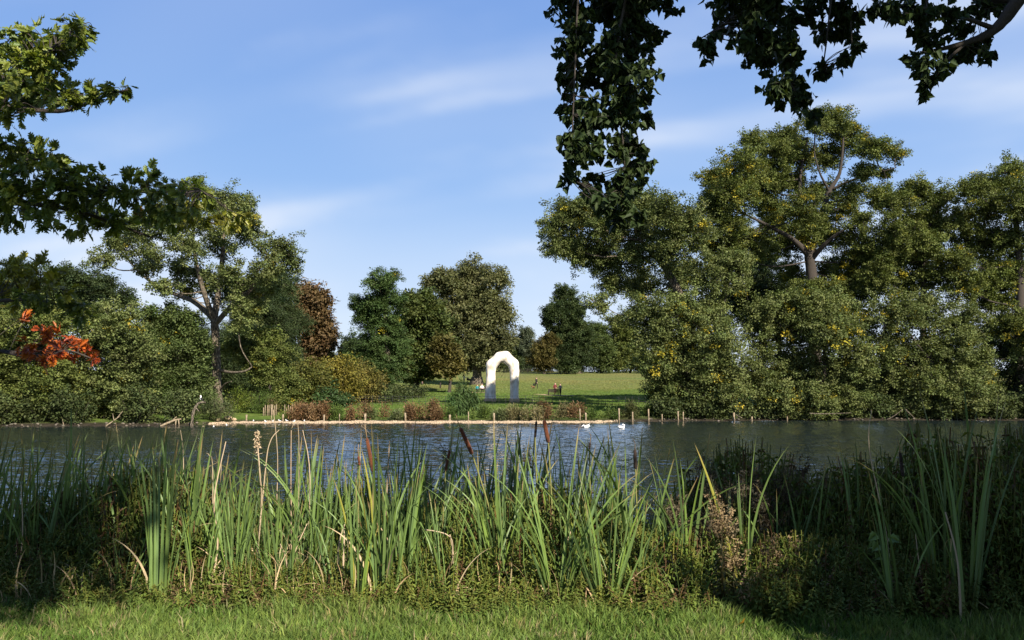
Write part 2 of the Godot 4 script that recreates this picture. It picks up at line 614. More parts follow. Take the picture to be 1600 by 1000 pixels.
func woods() -> void:
	var silver := [Color(0.09, 0.118, 0.034), Color(0.15, 0.172, 0.058)]
	var olive := [Color(0.082, 0.108, 0.025), Color(0.138, 0.158, 0.042)]
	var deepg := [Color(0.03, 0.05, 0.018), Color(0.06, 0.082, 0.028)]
	var mid := [Color(0.06, 0.09, 0.024), Color(0.1, 0.13, 0.042)]
	var gold := [Color(0.11, 0.105, 0.022), Color(0.16, 0.14, 0.03)]
	var russet := [Color(0.1, 0.062, 0.027), Color(0.145, 0.1, 0.042)]
	# ---- left bank
	tree("poplar_tree", "tall open poplar with forked pale trunk and bare lower limbs on the left bank", "", 80, 343,
		[[343, 655, 0.42], [339, 590, 0.38], [337, 530, 0.35], [335, 497, 0.33]],
		[[345, 312, 34, 24], [312, 300, 28, 18], [375, 325, 32, 24], [300, 335, 32, 24], [262, 330, 28, 22], [222, 358, 30, 22], [185, 385, 30, 18], [158, 402, 22, 12], [240, 395, 30, 18], [290, 385, 28, 20], [340, 375, 32, 22], [388, 365, 28, 26], [438, 392, 30, 20], [455, 408, 18, 14], [410, 418, 28, 18], [360, 432, 30, 20], [312, 430, 24, 14], [225, 422, 22, 10], [372, 478, 20, 12], [200, 350, 24, 16], [350, 345, 30, 20], [300, 455, 22, 14], [262, 448, 22, 12], [385, 450, 26, 18], [355, 462, 20, 14], [330, 448, 20, 14], [402, 478, 22, 16], [285, 425, 24, 16], [422, 445, 22, 16], [375, 500, 20, 14], [300, 500, 20, 14]],
		"poplar", silver, {"dens": 5.2, "yellow": 0.05, "bark": "bark", "twiggy": 0.5, "deep": 0.5, "limbs": [
			[[[335, 500], [305, 472, 1], [270, 458, 2], [235, 440, 3], [205, 412, 3]], 0.3, 0.06], [[[335, 500], [318, 455, -1], [305, 400, -2], [300, 340, -2]], 0.28, 0.07],
			[[[335, 498], [345, 430, 1], [350, 370, 1], [352, 320, 2]], 0.32, 0.07], [[[337, 505], [365, 475, -1], [392, 452, -2], [402, 425, -2], [420, 400, -2]], 0.27, 0.06],
			[[[341, 578], [362, 582, -2], [382, 580, -3], [394, 573, -3]], 0.16, 0.05], [[[342, 612], [352, 600, -1], [362, 596, -2]], 0.1, 0.03]]})
	tree("poplar_tree", "rounded grey-green waterside poplar low on the left bank under the red oak leaves", "trees on the left bank", 70, 40, [],
		[[15, 515, 46, 32], [68, 498, 42, 32], [20, 575, 48, 36], [75, 556, 42, 38], [48, 618, 56, 32], [108, 590, 36, 32], [100, 638, 42, 20], [20, 642, 40, 16], [-40, 540, 50, 50], [-50, 620, 50, 35]], "poplar", olive, {"yellow": 0.04})
	tree("poplar_tree", "leafy waterside poplar with yellow flecks left of the dark thicket behind a dead branch", "trees on the left bank", 71.5, 190, [],
		[[150, 500, 38, 28], [192, 508, 32, 28], [160, 548, 40, 34], [208, 558, 30, 32], [150, 608, 42, 32], [202, 618, 40, 30], [180, 645, 42, 16], [128, 640, 34, 17]], "poplar", silver, {"yellow": 0.09})
	tree("lime_tree", "dark green tree behind the left waterside poplars under the oak bough", "", 96, 128, [],
		[[100, 440, 38, 22], [150, 450, 38, 22], [60, 460, 42, 25], [20, 470, 38, 25], [190, 470, 18, 16], [120, 480, 40, 22], [-30, 470, 40, 30], [30, 430, 30, 18]], "dense", deepg, {})
	tree("alder_tree", "mid green bushy tree left of the forked poplar trunk", "", 77, 285, [],
		[[240, 498, 28, 20], [275, 500, 28, 24], [252, 548, 34, 30], [302, 545, 26, 30], [268, 598, 36, 30], [308, 605, 24, 28], [245, 630, 30, 20], [290, 640, 30, 15]], "dense", mid, {"yellow": 0.03})
	tree("yew_tree", "dense dark evergreen right behind the forked poplar", "", 102, 415, [],
		[[388, 462, 28, 26], [428, 450, 32, 26], [412, 508, 36, 32], [448, 500, 26, 32], [380, 520, 26, 34], [420, 568, 36, 32], [388, 598, 36, 32], [452, 560, 18, 28], [430, 620, 28, 20], [360, 560, 25, 40], [300, 560, 40, 40], [250, 560, 40, 40]], "needle", deepg, {"dens": 10.0})
	tree("sallow_tree", "small spreading olive tree with a bare side limb right of the forked trunk", "", 84, 420, [],
		[[382, 540, 26, 16], [420, 528, 26, 20], [402, 560, 30, 18], [440, 556, 20, 24], [415, 592, 28, 18], [455, 602, 22, 18], [440, 625, 24, 14]], "poplar", olive, {"yellow": 0.05, "girth": 0.2, "dens": 7.0})
	tree("chestnut_tree", "russet autumn horse chestnut between the dark evergreen and the golden shrubs", "", 130, 485, [],
		[[475, 458, 20, 20], [500, 475, 18, 24], [480, 500, 20, 24], [508, 512, 14, 22], [465, 490, 12, 20], [488, 530, 22, 20], [515, 540, 10, 14], [480, 560, 26, 20]], "chestnut", russet, {"dens": 3.4})
	tree("beech_tree", "small dark distant tree in the gap right of the russet chestnut", "", 250, 550, [], [[550, 541, 18, 17], [538, 558, 14, 14], [566, 556, 12, 16], [552, 570, 22, 14]], "far", deepg, {"dens": 2.2})
	# ---- behind the lawn
	tree("ash_tree", "slim irregular green tree with clear sky round its narrow top, right of the golden shrubs", "", 122, 603,
		[[603, 610, 0.45], [606, 560, 0.38], [602, 510, 0.28], [601, 480, 0.16]],
		[[590, 438, 15, 13], [611, 436, 9, 12], [574, 480, 14, 10], [556, 474, 11, 8], [600, 468, 18, 15], [619, 470, 11, 10], [594, 508, 20, 17], [611, 510, 14, 18], [590, 545, 22, 20], [614, 550, 16, 22], [600, 580, 20, 16], [584, 490, 14, 13], [566, 492, 8, 8], [575, 565, 18, 24]], "dense", [Color(0.045, 0.08, 0.022), Color(0.075, 0.115, 0.035)], {"dens": 5.5, "yellow": 0.02, "bark": "bark", "swell": 1.4})
	tree("hornbeam_tree", "broad dark olive tree left of the large chestnut, its skirt near the grass", "", 138, 650, [],
		[[640, 482, 24, 18], [668, 476, 22, 16], [638, 518, 28, 24], [678, 508, 28, 24], [625, 545, 24, 22], [660, 550, 28, 24], [640, 573, 28, 14], [690, 545, 24, 24], [675, 573, 24, 13]], "far", [Color(0.05, 0.072, 0.02), Color(0.09, 0.108, 0.03)], {"dens": 3.6, "girth": 0.5})
	tree("field_maple", "small yellowing olive tree tucked between the broad dark tree and the large chestnut", "", 134, 702, [],
		[[695, 545, 18, 16], [705, 560, 15, 15], [688, 566, 18, 15], [708, 577, 12, 8]], "far", [Color(0.09, 0.085, 0.025), Color(0.12, 0.105, 0.03)], {"dens": 3.6, "girth": 0.25})
	tree("chestnut_tree", "largest horse chestnut, pale leaf tips and a thick trunk on the meadow behind the arch", "", 166, 745,
		[[745, 600, 1.0], [745, 578, 0.85], [742, 540, 0.6], [740, 480, 0.35]],
		[[735, 426, 30, 20], [692, 438, 24, 15], [775, 436, 18, 19], [720, 458, 32, 23], [764, 468, 26, 24], [700, 488, 32, 25], [745, 498, 34, 25], [784, 494, 18, 21], [710, 528, 28, 23], [750, 538, 32, 23], [784, 528, 16, 20], [732, 562, 26, 11], [768, 558, 22, 13], [700, 558, 20, 13], [672, 442, 14, 9], [735, 470, 30, 26]], "chestnut", [Color(0.078, 0.088, 0.03), Color(0.14, 0.145, 0.06)], {"dens": 3.0, "bark": "bark"})
	tree("beech_tree", "pale distant tree low on the skyline right above the arch", "", 330, 822, [], [[822, 524, 13, 12], [814, 540, 16, 14], [835, 545, 12, 18], [824, 563, 20, 14]], "far", [Color(0.08, 0.1, 0.06), Color(0.11, 0.13, 0.08)], {"dens": 1.8})
	tree("beech_tree", "reddish green distant tree just left of the tall dark broad-skirted one", "", 256, 850, [], [[847, 545, 14, 16], [851, 566, 16, 12], [840, 560, 12, 12], [858, 530, 10, 10]], "far", [Color(0.075, 0.065, 0.02), Color(0.1, 0.085, 0.025)], {"dens": 2.6})
	tree("cedar_tree", "tall dark broad-skirted tree with a pale trunk foot on the far meadow", "", 262, 900,
		[[902, 588, 1.1], [900, 560, 0.9], [890, 520, 0.5], [886, 490, 0.2]],
		[[882, 462, 14, 14], [868, 484, 16, 12], [894, 486, 20, 17], [880, 515, 28, 19], [906, 522, 24, 21], [870, 548, 26, 16], [905, 555, 28, 17], [886, 570, 24, 9], [856, 500, 10, 8]], "far", deepg, {"dens": 2.6, "bark": "bark"})
	tree("oak_tree", "olive distant tree right beside the tall dark tree on the far meadow", "distant trees at the meadow's top edge", 285, 940, [], [[935, 518, 16, 16], [945, 540, 20, 18], [938, 563, 22, 14], [925, 540, 12, 16]], "far", mid, {"dens": 2.4})
	tree("oak_tree", "yellow-green distant tree just left of the big right-hand poplars", "distant trees at the meadow's top edge", 288, 985, [], [[965, 514, 16, 18], [985, 528, 20, 22], [975, 558, 26, 16], [1000, 560, 20, 14]], "far", olive, {"dens": 2.4})
	var fx := [575, 618, 655, 690, 722, 770, 795, 1030, 1070, 500, 440, 1120]
	for i in fx.size():
		var x: float = fx[i]
		var h := rr(0.85, 1.2)
		tree("far_tree", "", "trees along the far top of the meadow", 330 + 12 * (i % 3), x, [], [[x - 8, 571 - 6 * h, 16, 12 * h], [x + 10, 568 - 8 * h, 15, 14 * h], [x, 554 - 12 * h, 13, 13 * h], [x + 2, 577, 20, 8]], "far", [mid, deepg, olive][i % 3], {"dens": 1.7})
	var far_names := ["seen between the golden shrubs and the slim tree", "behind the slim green tree", "behind the broad dark olive tree", "behind the small yellowing maple", "left behind the large chestnut's trunk", "right of the large chestnut's trunk", "just above the left pier of the arch", "behind the leaning poplar's left edge", "behind the leaning poplar's trunk", "behind the russet chestnut", "behind the dark evergreen", "deep behind the right-hand poplars"]
	for i in far_names.size():
		get_node("far_tree" if i == 0 else "far_tree_%03d" % i).set_meta("label", "dark distant tree, " + far_names[i])
	# ---- right bank
	tree("poplar_tree", "big poplar leaning left over the meadow with a ragged drooping left edge", "", 86, 1075,
		[[1082, 648, 0.65], [1077, 560, 0.58], [1068, 480, 0.5], [1040, 420, 0.4], [1000, 375, 0.2]],
		[[868, 350, 28, 22], [898, 330, 30, 22], [930, 343, 32, 26], [880, 383, 28, 20], [915, 388, 32, 24], [960, 348, 32, 26], [1000, 332, 32, 24], [1040, 336, 32, 28], [945, 408, 30, 22], [985, 398, 32, 26], [1030, 388, 32, 28], [1070, 368, 32, 32], [985, 318, 26, 18, 0], [1022, 316, 26, 17, 0], [1000, 345, 28, 20, 0], [958, 448, 22, 20], [1000, 448, 32, 24], [1060, 428, 36, 28], [935, 470, 14, 14]], "poplar", silver, {"yellow": 0.05, "bark": "bark"})
	tree("poplar_tree", "full skirted poplar at the water's edge with yellow sprays, right of the meadow shade", "trees on the right bank", 79.5, 1095, [],
		[[1012, 488, 34, 28], [1060, 488, 38, 30], [1110, 478, 34, 30], [1022, 538, 32, 32], [1075, 543, 38, 32], [1130, 538, 34, 34], [1035, 588, 28, 28], [1085, 598, 38, 30], [1140, 598, 34, 32], [1062, 630, 32, 16], [1120, 632, 34, 14], [1024, 612, 14, 16], [1150, 420, 32, 28], [1110, 420, 32, 28]], "poplar", silver, {"yellow": 0.1})
	tree("poplar_tree", "tallest poplar, high open crown and forked dark trunk against the sky", "", 93, 1275,
		[[1276, 652, 0.7], [1273, 540, 0.6], [1269, 440, 0.52], [1264, 396, 0.48]],
		[[1310, 188, 30, 22], [1270, 193, 26, 18], [1328, 213, 28, 20], [1222, 213, 32, 20], [1182, 220, 26, 18], [1250, 238, 34, 25], [1300, 243, 26, 18], [1368, 233, 28, 17], [1398, 238, 16, 13], [1162, 258, 30, 25], [1205, 268, 34, 25], [1115, 280, 27, 22], [1150, 308, 34, 25], [1240, 283, 32, 23], [1350, 268, 26, 10], [1382, 270, 16, 8], [1200, 323, 34, 25], [1250, 326, 28, 22], [1312, 320, 22, 18], [1112, 318, 26, 20], [1230, 378, 24, 20], [1302, 370, 26, 20], [1292, 420, 24, 16], [1340, 348, 24, 22], [1345, 393, 28, 22], [1130, 352, 28, 22], [1172, 365, 30, 22], [1212, 355, 28, 22], [1195, 392, 26, 16], [1280, 350, 26, 22], [1140, 290, 26, 22], [1190, 290, 30, 24], [1282, 300, 26, 22], [1260, 360, 24, 20], [1098, 345, 24, 22], [1120, 380, 28, 22], [1150, 395, 26, 20], [1375, 310, 26, 20], [1330, 300, 24, 16], [1232, 420, 26, 16], [1262, 458, 34, 18, 2], [1310, 455, 30, 18, 2], [1215, 240, 28, 20], [1330, 425, 26, 18]], "poplar", olive, {"yellow": 0.12, "dens": 7.0, "twiggy": 0.45, "limbs": [
			[[[1264, 400], [1240, 375, -1], [1205, 355, -2], [1165, 335, -3]], 0.36, 0.08], [[[1266, 400], [1282, 345, 1], [1295, 300, 1], [1312, 270, 1], [1318, 215, 1]], 0.42, 0.08],
			[[[1300, 296, 1], [1330, 282, 0], [1365, 272, -1], [1400, 262, -2]], 0.17, 0.04], [[[1268, 405], [1296, 375, -2], [1330, 352, -3]], 0.3, 0.07], [[[1264, 398], [1255, 340, 1], [1250, 280, 2], [1262, 215, 2]], 0.33, 0.07], [[[1296, 300, 1], [1280, 268, 0], [1272, 235, 0]], 0.14, 0.04]]})
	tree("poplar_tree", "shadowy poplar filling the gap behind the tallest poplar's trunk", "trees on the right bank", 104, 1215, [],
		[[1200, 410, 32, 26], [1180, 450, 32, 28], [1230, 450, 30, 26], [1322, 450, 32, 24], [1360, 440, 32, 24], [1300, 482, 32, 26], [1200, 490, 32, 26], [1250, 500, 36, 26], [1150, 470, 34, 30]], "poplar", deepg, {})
	tree("poplar_tree", "grey-green poplar right of the tallest one with sky through its crown", "trees on the right bank", 90, 1440, [],
		[[1430, 298, 30, 18], [1465, 312, 26, 20], [1402, 318, 24, 18], [1392, 358, 26, 20], [1430, 348, 30, 24], [1470, 358, 24, 22], [1402, 398, 26, 20], [1440, 398, 30, 24], [1420, 440, 32, 24], [1382, 430, 26, 20], [1470, 420, 22, 22], [1410, 375, 28, 22], [1450, 380, 28, 22], [1372, 400, 24, 20]], "poplar", olive, {"yellow": 0.07, "twiggy": 0.5})
	tree("poplar_tree", "tall poplar cut by the right edge of view with a slim dark trunk", "trees on the right bank", 88, 1592,
		[[1592, 655, 0.5], [1594, 440, 0.36], [1586, 330, 0.22]],
		[[1580, 272, 28, 22], [1545, 288, 24, 18], [1520, 300, 22, 17], [1590, 318, 32, 26], [1545, 328, 28, 22], [1505, 348, 24, 20], [1580, 368, 32, 26], [1530, 378, 30, 24], [1492, 408, 26, 20], [1560, 418, 34, 26], [1510, 448, 32, 26], [1600, 438, 30, 28], [1560, 468, 32, 26], [1590, 508, 32, 32], [1650, 300, 44, 36], [1650, 390, 44, 40], [1650, 480, 44, 40]], "poplar", olive, {"yellow": 0.08, "twiggy": 0.5})
	tree("poplar_tree", "low drooping poplar below the tallest one with a bright yellow spray", "trees on the right bank", 80.6, 1285, [],
		[[1200, 528, 32, 30], [1250, 508, 32, 26], [1300, 522, 32, 28], [1190, 583, 34, 30], [1240, 568, 34, 32], [1300, 578, 34, 32], [1345, 558, 26, 34], [1215, 622, 32, 20], [1270, 622, 34, 22], [1325, 622, 28, 20], [1340, 500, 28, 26], [1240, 478, 34, 22, 0], [1298, 478, 30, 22, 0], [1200, 490, 30, 22, 0], [1268, 470, 34, 18, 1], [1270, 500, 34, 26, 1], [1285, 640, 34, 12, 1.5], [1240, 642, 30, 11, 1.5]], "poplar", silver, {"yellow": 0.09, "girth": 0.25})
	tree("poplar_tree", "wide dome-shaped poplar over the water with a dark hollow on its right", "trees on the right bank", 80.8, 1450, [],
		[[1400, 488, 32, 26], [1450, 488, 32, 24], [1500, 498, 32, 26], [1390, 543, 32, 28], [1440, 548, 34, 30], [1490, 548, 34, 30], [1530, 568, 24, 32], [1400, 603, 32, 28], [1455, 606, 34, 26], [1510, 612, 32, 24], [1545, 622, 18, 20], [1430, 636, 36, 11], [1500, 638, 32, 10]], "poplar", silver, {"yellow": 0.05})
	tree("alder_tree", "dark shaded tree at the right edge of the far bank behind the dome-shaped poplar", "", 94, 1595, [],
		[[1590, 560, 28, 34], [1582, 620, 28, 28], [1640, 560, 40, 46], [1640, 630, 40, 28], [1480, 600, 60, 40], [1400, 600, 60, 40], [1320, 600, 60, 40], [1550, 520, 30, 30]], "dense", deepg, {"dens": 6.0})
	tree("poplar_tree", "broad waterside poplar past the right edge of view", "trees on the right bank", 79, 1720, [], [[1690, 560, 45, 50], [1750, 540, 50, 50], [1720, 620, 60, 34], [1720, 470, 60, 50], [1790, 610, 50, 40]], "poplar", olive, {"yellow": 0.04, "dens": 6.0})

func hedge() -> void:
	var root := thing("hedge", "long dark hedge along the top of the meadow under the distant trees", "hedge", foot(800, 306))
	var xfs := []
	var tint := PackedColorArray()
	for i in 2600:
		var q := foot(rr(380, 1180), 306 + rr(-2, 2)) - root.position
		xfs.append(Transform3D(Basis(Vector3.UP, rr(0, TAU)).scaled(Vector3.ONE * rr(0.9, 1.4)), q + Vector3(0, 4.2 * pow(rng.randf(), 0.8), 0)))
		tint.append(hue(Color(0.05, 0.068, 0.024), 0.3))
	swarm("foliage", sprays["far"][0], M.foliage, root, xfs, tint)

# ---------------------------------------------------------------- shrubs and clumps along the far bank
# A shrub of upright leafy shoots: half width and height in metres.
func shrub(called: String, label: String, category: String, px: float, depth: float, hw: float, h: float, cols: Array, upright := 0.5, dens := 26.0, group := "", kind := "scrub") -> void:
	var root := thing(called, label, category, foot(px, depth), 0.0, group)
	var st := st_new()
	var meshes: Array = sprays[kind]
	var xfs := [[], []]
	var tint := [PackedColorArray(), PackedColorArray()]
	var shoots := int(clampf(hw * 9.0, 5, 40))
	for k in shoots:
		var a := rr(0, TAU)
		var r := sqrt(rng.randf())
		var top := Vector3(cos(a) * hw * r, h * (1.0 - 0.45 * r * r) * rr(0.75, 1.08), sin(a) * hw * r * 0.8)
		var bot := Vector3(top.x * (0.35 + 0.5 * upright), 0, top.z * (0.35 + 0.5 * upright))
		tube(st, PackedVector3Array([bot, bot.lerp(top, 0.5) + Vector3(0, 0.05, 0), top]), 0.02, 0.006, 3)
		var tone := rr(0.75, 1.3)
		var base: Color = (cols[0] as Color).lerp(cols[1], rng.randf())
		for j in maxi(6, int(dens * h * hw * hw * 3.0 / shoots)):
			var t := pow(rng.randf(), 0.7)
			var p := bot.lerp(top, t) + sphere_dir() * hw * lerpf(0.35, 0.12, upright)
			if p.y < 0.05: continue
			var m := rng.randi() % 2
			xfs[m].append(Transform3D((Basis(Vector3.UP, rr(0, TAU)) * Basis(Vector3.RIGHT, rr(-0.4, 0.4))).scaled(Vector3(1, 1.0 + upright, 1) * rr(0.7, 1.2)), p))
			tint[m].append(hue(base, 0.2, 0.08) * tone)
	part("stems", done(st, true), M.dark_bark, root).set_meta("kind", "stuff")
	for m in 2: swarm("foliage", meshes[m % meshes.size()], M.foliage, root, xfs[m], tint[m])

func bank_plants() -> void:
	var green := [Color(0.055, 0.095, 0.02), Color(0.1, 0.14, 0.03)]
	var lime := [Color(0.1, 0.14, 0.02), Color(0.15, 0.18, 0.035)]
	var dock := [Color(0.13, 0.075, 0.035), Color(0.2, 0.125, 0.06)]
	var tan := [Color(0.15, 0.14, 0.06), Color(0.22, 0.19, 0.09)]
	var gold := [Color(0.12, 0.115, 0.022), Color(0.19, 0.16, 0.03)]
	var sage := [Color(0.08, 0.1, 0.04), Color(0.13, 0.15, 0.06)]
	shrub("golden_shrub", "yellow-green shrub below the russet chestnut, first of the golden shrubs", "shrub", 480, 92, 2.6, 5.2, [Color(0.08, 0.09, 0.02), Color(0.13, 0.13, 0.03)], 0.2, 9.0, "golden shrubs", "dense")
	shrub("golden_shrub", "brightest yellow shrub in the middle of the golden shrubs", "shrub", 528, 96, 2.6, 5.6, gold, 0.2, 9.0, "golden shrubs", "dense")
	shrub("golden_shrub", "olive-gold shrub at the foot of the slim irregular tree", "shrub", 568, 104, 2.4, 5.0, [Color(0.1, 0.095, 0.022), Color(0.14, 0.12, 0.03)], 0.2, 9.0, "golden shrubs", "dense")
	shrub("green_shrub", "plain green shrub left of the golden shrubs, beside the dark evergreen", "shrub", 446, 92, 2.0, 4.0, green, 0.2, 9.0, "", "dense")
	shrub("green_shrub", "low dark green shrub in front of the brightest golden shrub", "shrub", 520, 90, 1.9, 2.2, [Color(0.03, 0.06, 0.02), Color(0.05, 0.085, 0.025)], 0.3, 12.0, "", "dense")
	shrub("bramble_bush", "long low dark hedge bush left of the arch, its shade on the meadow", "shrub", 590, 106, 3.2, 1.7, [Color(0.045, 0.065, 0.02), Color(0.075, 0.09, 0.03)], 0.1, 9.0, "", "dense")
	shrub("bramble_bush", "low grey-green bush between the slim tree and the meadow", "shrub", 635, 116, 2.6, 1.5, [Color(0.04, 0.06, 0.02), Color(0.07, 0.085, 0.03)], 0.1, 10.0, "", "dense")
	shrub("rose_bush", "broad bright green bush right of the forked poplar's foot", "shrub", 372, 80, 1.5, 2.0, lime, 0.2, 16.0)
	shrub("rose_bush", "lime green bush with reddish stems above the pale paling stakes", "shrub", 408, 80, 1.6, 1.9, green, 0.2, 16.0)
	shrub("rose_bush", "small reddish bush beside the pale paling stakes", "shrub", 425, 78.5, 0.8, 1.4, [Color(0.12, 0.08, 0.035), Color(0.1, 0.11, 0.03)], 0.4, 26.0)
	shrub("sallow_bush", "grey-green drooping bush at the poplar's foot by the left end of the gravel", "shrub", 346, 70.5, 1.2, 2.0, sage, 0.2, 20.0)
	shrub("sallow_bush", "dark low bush under the perched bird's branch", "shrub", 322, 71, 1.0, 1.8, [Color(0.05, 0.07, 0.025), Color(0.08, 0.1, 0.035)], 0.2, 20.0)
	shrub("willow_bush", "upright dark green willow bush fanning out left of the arch", "shrub", 722, 77, 1.1, 2.75, [Color(0.04, 0.08, 0.022), Color(0.075, 0.12, 0.035)], 0.6, 34.0, "", "needle")
	var list := [[447, 0.5, 0.9, "bright green low plants by the gravel below the paling stakes", lime], [468, 0.9, 1.3, "leafy plants with reddish tops right of the paling stakes", dock], [500, 1.1, 1.6, "widest clump of reddish brown dock near the left of the gravel edge", dock], [526, 0.7, 1.3, "green clump between two docks under the dark low shrub", green],
		[554, 0.55, 1.35, "narrow brown dock clump left of the two columns of dock", dock], [578, 0.6, 1.0, "low green tuft left of the rust-red dock column", sage], [571, 0.42, 1.5, "tall rust-red dock column, left one of two", dock], [602, 0.33, 1.45, "slim rust-red dock column, right one of two", dock], [622, 0.6, 0.9, "pale green tuft right of the slim dock column", sage], [645, 0.9, 1.3, "brown and green dock clump left of the willow bush", dock],
		[676, 0.8, 1.5, "brown-topped clump touching the willow bush on its left", dock], [698, 0.7, 1.1, "yellow-green plants at the willow bush's foot", green], [752, 0.7, 1.2, "green leafy clump just right of the willow bush", green], [778, 0.8, 1.0, "pale sage clump in front of the arch's left pier", sage], [806, 0.8, 1.25, "pale tufted clump in front of the arch's right pier", tan], [832, 0.8, 1.25, "straw and green clump right of the arch", tan],
		[852, 0.7, 1.5, "tall tan clump with brown seed tops right of the arch", dock], [878, 0.8, 1.2, "tan grassy clump left of the single thin post", tan], [902, 0.7, 1.25, "brown-tipped grassy clump above the gravel's right part", dock], [925, 0.7, 0.95, "green low clump near the gravel's right end", green], [952, 0.7, 0.9, "shaded green clump at the gravel's right end", green], [985, 0.9, 1.3, "shaded bushy clump behind the first bare posts right of the gravel", [Color(0.05, 0.06, 0.02), Color(0.08, 0.085, 0.03)]], [1020, 0.9, 1.2, "dark clump behind the posts under the right-hand poplars", green], [1105, 0.9, 1.1, "leafy clump at the water under the skirted poplar", green], [1170, 0.8, 1.1, "small golden green clump by the water between two poplars", gold]]
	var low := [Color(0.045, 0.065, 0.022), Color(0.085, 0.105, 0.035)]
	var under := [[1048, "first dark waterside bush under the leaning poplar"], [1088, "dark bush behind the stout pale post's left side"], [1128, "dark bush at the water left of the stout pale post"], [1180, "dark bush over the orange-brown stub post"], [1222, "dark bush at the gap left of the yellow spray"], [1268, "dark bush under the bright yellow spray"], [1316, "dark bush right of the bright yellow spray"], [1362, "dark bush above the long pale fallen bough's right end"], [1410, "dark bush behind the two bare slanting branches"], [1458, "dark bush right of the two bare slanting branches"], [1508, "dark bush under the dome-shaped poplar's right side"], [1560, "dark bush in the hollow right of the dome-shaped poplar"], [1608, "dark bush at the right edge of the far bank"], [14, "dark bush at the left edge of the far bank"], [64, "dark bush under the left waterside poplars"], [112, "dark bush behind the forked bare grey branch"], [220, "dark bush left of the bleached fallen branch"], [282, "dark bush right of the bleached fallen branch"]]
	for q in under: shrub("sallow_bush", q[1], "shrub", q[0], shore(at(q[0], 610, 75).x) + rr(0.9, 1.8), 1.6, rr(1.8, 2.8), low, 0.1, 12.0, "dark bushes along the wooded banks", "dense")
	for q in list: shrub("bank_plant", q[3], "plant", q[0], shore(at(q[0], 610, 75).x) + 1.9 + rr(-1.0, 0.8), q[1], q[2], q[4], 0.65, 60.0, "plants along the far bank")

# ---------------------------------------------------------------- ground, water, shore
func build_ground() -> void:
	var ds := []
	var d := -40.0
	while d < 2600.0:
		ds.append(d)
		if d < 4.0: d += 2.0
		elif d < 16.0: d += 0.3
		elif d < 60.0: d += 5.0
		elif d < 90.0: d += 0.5
		elif d < 180.0: d += 2.0
		elif d < 300.0: d += 5.0
		else: d *= 1.15
	var cols := 130
	var v := PackedVector3Array()
	var c := PackedColorArray()
	var idx := PackedInt32Array()
	for i in ds.size():
		var wide: float = 26.0 + 1.15 * maxf(ds[i], 0.0)
		for j in cols + 1:
			var s := 2.0 * j / cols - 1.0
			var x := wide * (0.55 * s + 0.45 * s * s * s)
			var z: float = -ds[i]
			v.append(Vector3(x, ground(x, z), z))
			c.append(ground_colour(x, ds[i]))
	for i in ds.size() - 1:
		for j in cols:
			var a := i * (cols + 1) + j
			idx.append_array([a, a + cols + 1, a + 1, a + 1, a + cols + 1, a + cols + 2])
	var st := st_new()
	for i in v.size():
		st.set_color(c[i])
		st.add_vertex(v[i])
	for i in idx: st.add_index(i)
	st.generate_normals()
	part("ground", st.commit(), M.ground, self).set_meta("kind", "structure")

func ground_colour(x: float, d: float) -> Color:
	var n := noise.get_noise_2d(x * 3.0, d * 3.0)
	var n2 := noise.get_noise_2d(x * 0.5 + 90.0, d * 0.5)
	if d < 30.0:
		var soil := Color(0.045, 0.034, 0.02)
		var lawn := Color(0.06, 0.085, 0.02)
		return lawn.lerp(soil, smoothstep(7.0, 7.8, d + n * 0.5))
	var u := d - shore(x)
	var mud := Color(0.05, 0.042, 0.028)
	var grass := Color(0.095, 0.16, 0.028).lerp(Color(0.13, 0.175, 0.042), clampf(0.5 + n * 0.9, 0, 1))
	var dryg := Color(0.2, 0.195, 0.065).lerp(Color(0.15, 0.185, 0.052), clampf(0.5 + n2 * 1.2 + n * 0.5, 0, 1))
	var g := grass.lerp(dryg, smoothstep(60.0, 84.0, u + n2 * 12.0))
	return mud.lerp(g, smoothstep(0.6, 3.0, u))

func build_water() -> void:
	# wind ripples as real relief, finer near the middle of the lake that the lawn looks over
	var ripple := FastNoiseLite.new()
	ripple.seed = 12
	ripple.frequency = 1.0
	ripple.fractal_octaves = 2
	ripple.fractal_gain = 0.45
	var zs := []
	var z := -10.6
	while z > -84.0:
		zs.append(z)
		z -= 0.13
	var n := 330
	var verts := PackedVector3Array()
	var uvs := PackedVector2Array()
	for zz in zs:
		var wide: float = 9.0 - zz * 0.72
		for j in n + 1:
			var s := 2.0 * j / n - 1.0
			var x := wide * s
			var calm := 0.65 + 0.35 * smoothstep(-0.25, 0.25, noise.get_noise_2d(x * 0.7 + 40.0, zz * 1.6))
			verts.append(Vector3(x, ripple.get_noise_2d(x * 0.95, zz * 1.55) * RIPPLE * calm, zz))
	var idx := PackedInt32Array()
	for i in zs.size() - 1:
		for j in n:
			var a := i * (n + 1) + j
			idx.append_array([a, a + n + 1, a + 1, a + 1, a + n + 1, a + n + 2])
	var st := st_new()
	for v in verts:
		st.set_uv(Vector2(v.x / 9.0, v.z / 13.0))
		st.add_vertex(v)
	for i in idx: st.add_index(i)
	st.generate_normals()
	st.generate_tangents()
	part("lake", st.commit(), M.water, self).set_meta("kind", "structure")

const RIPPLE := 0.045

func pebble_mesh() -> ArrayMesh:
	var st := st_new()
	var s := SphereMesh.new()
	s.radial_segments = 6
	s.rings = 3
	s.radius = 0.5
	s.height = 0.8
	st.append_from(s, 0, Transform3D())
	var a := st.commit().surface_get_arrays(0)
	var out := st_new()
	var vs: PackedVector3Array = a[Mesh.ARRAY_VERTEX]
	for i in a[Mesh.ARRAY_INDEX]:
		var p: Vector3 = vs[i]
		p *= 1.0 + 0.35 * noise.get_noise_3d(p.x * 90.0, p.y * 90.0, p.z * 90.0)
		out.set_color(Color.WHITE)
		out.add_vertex(p)
	return done(out)

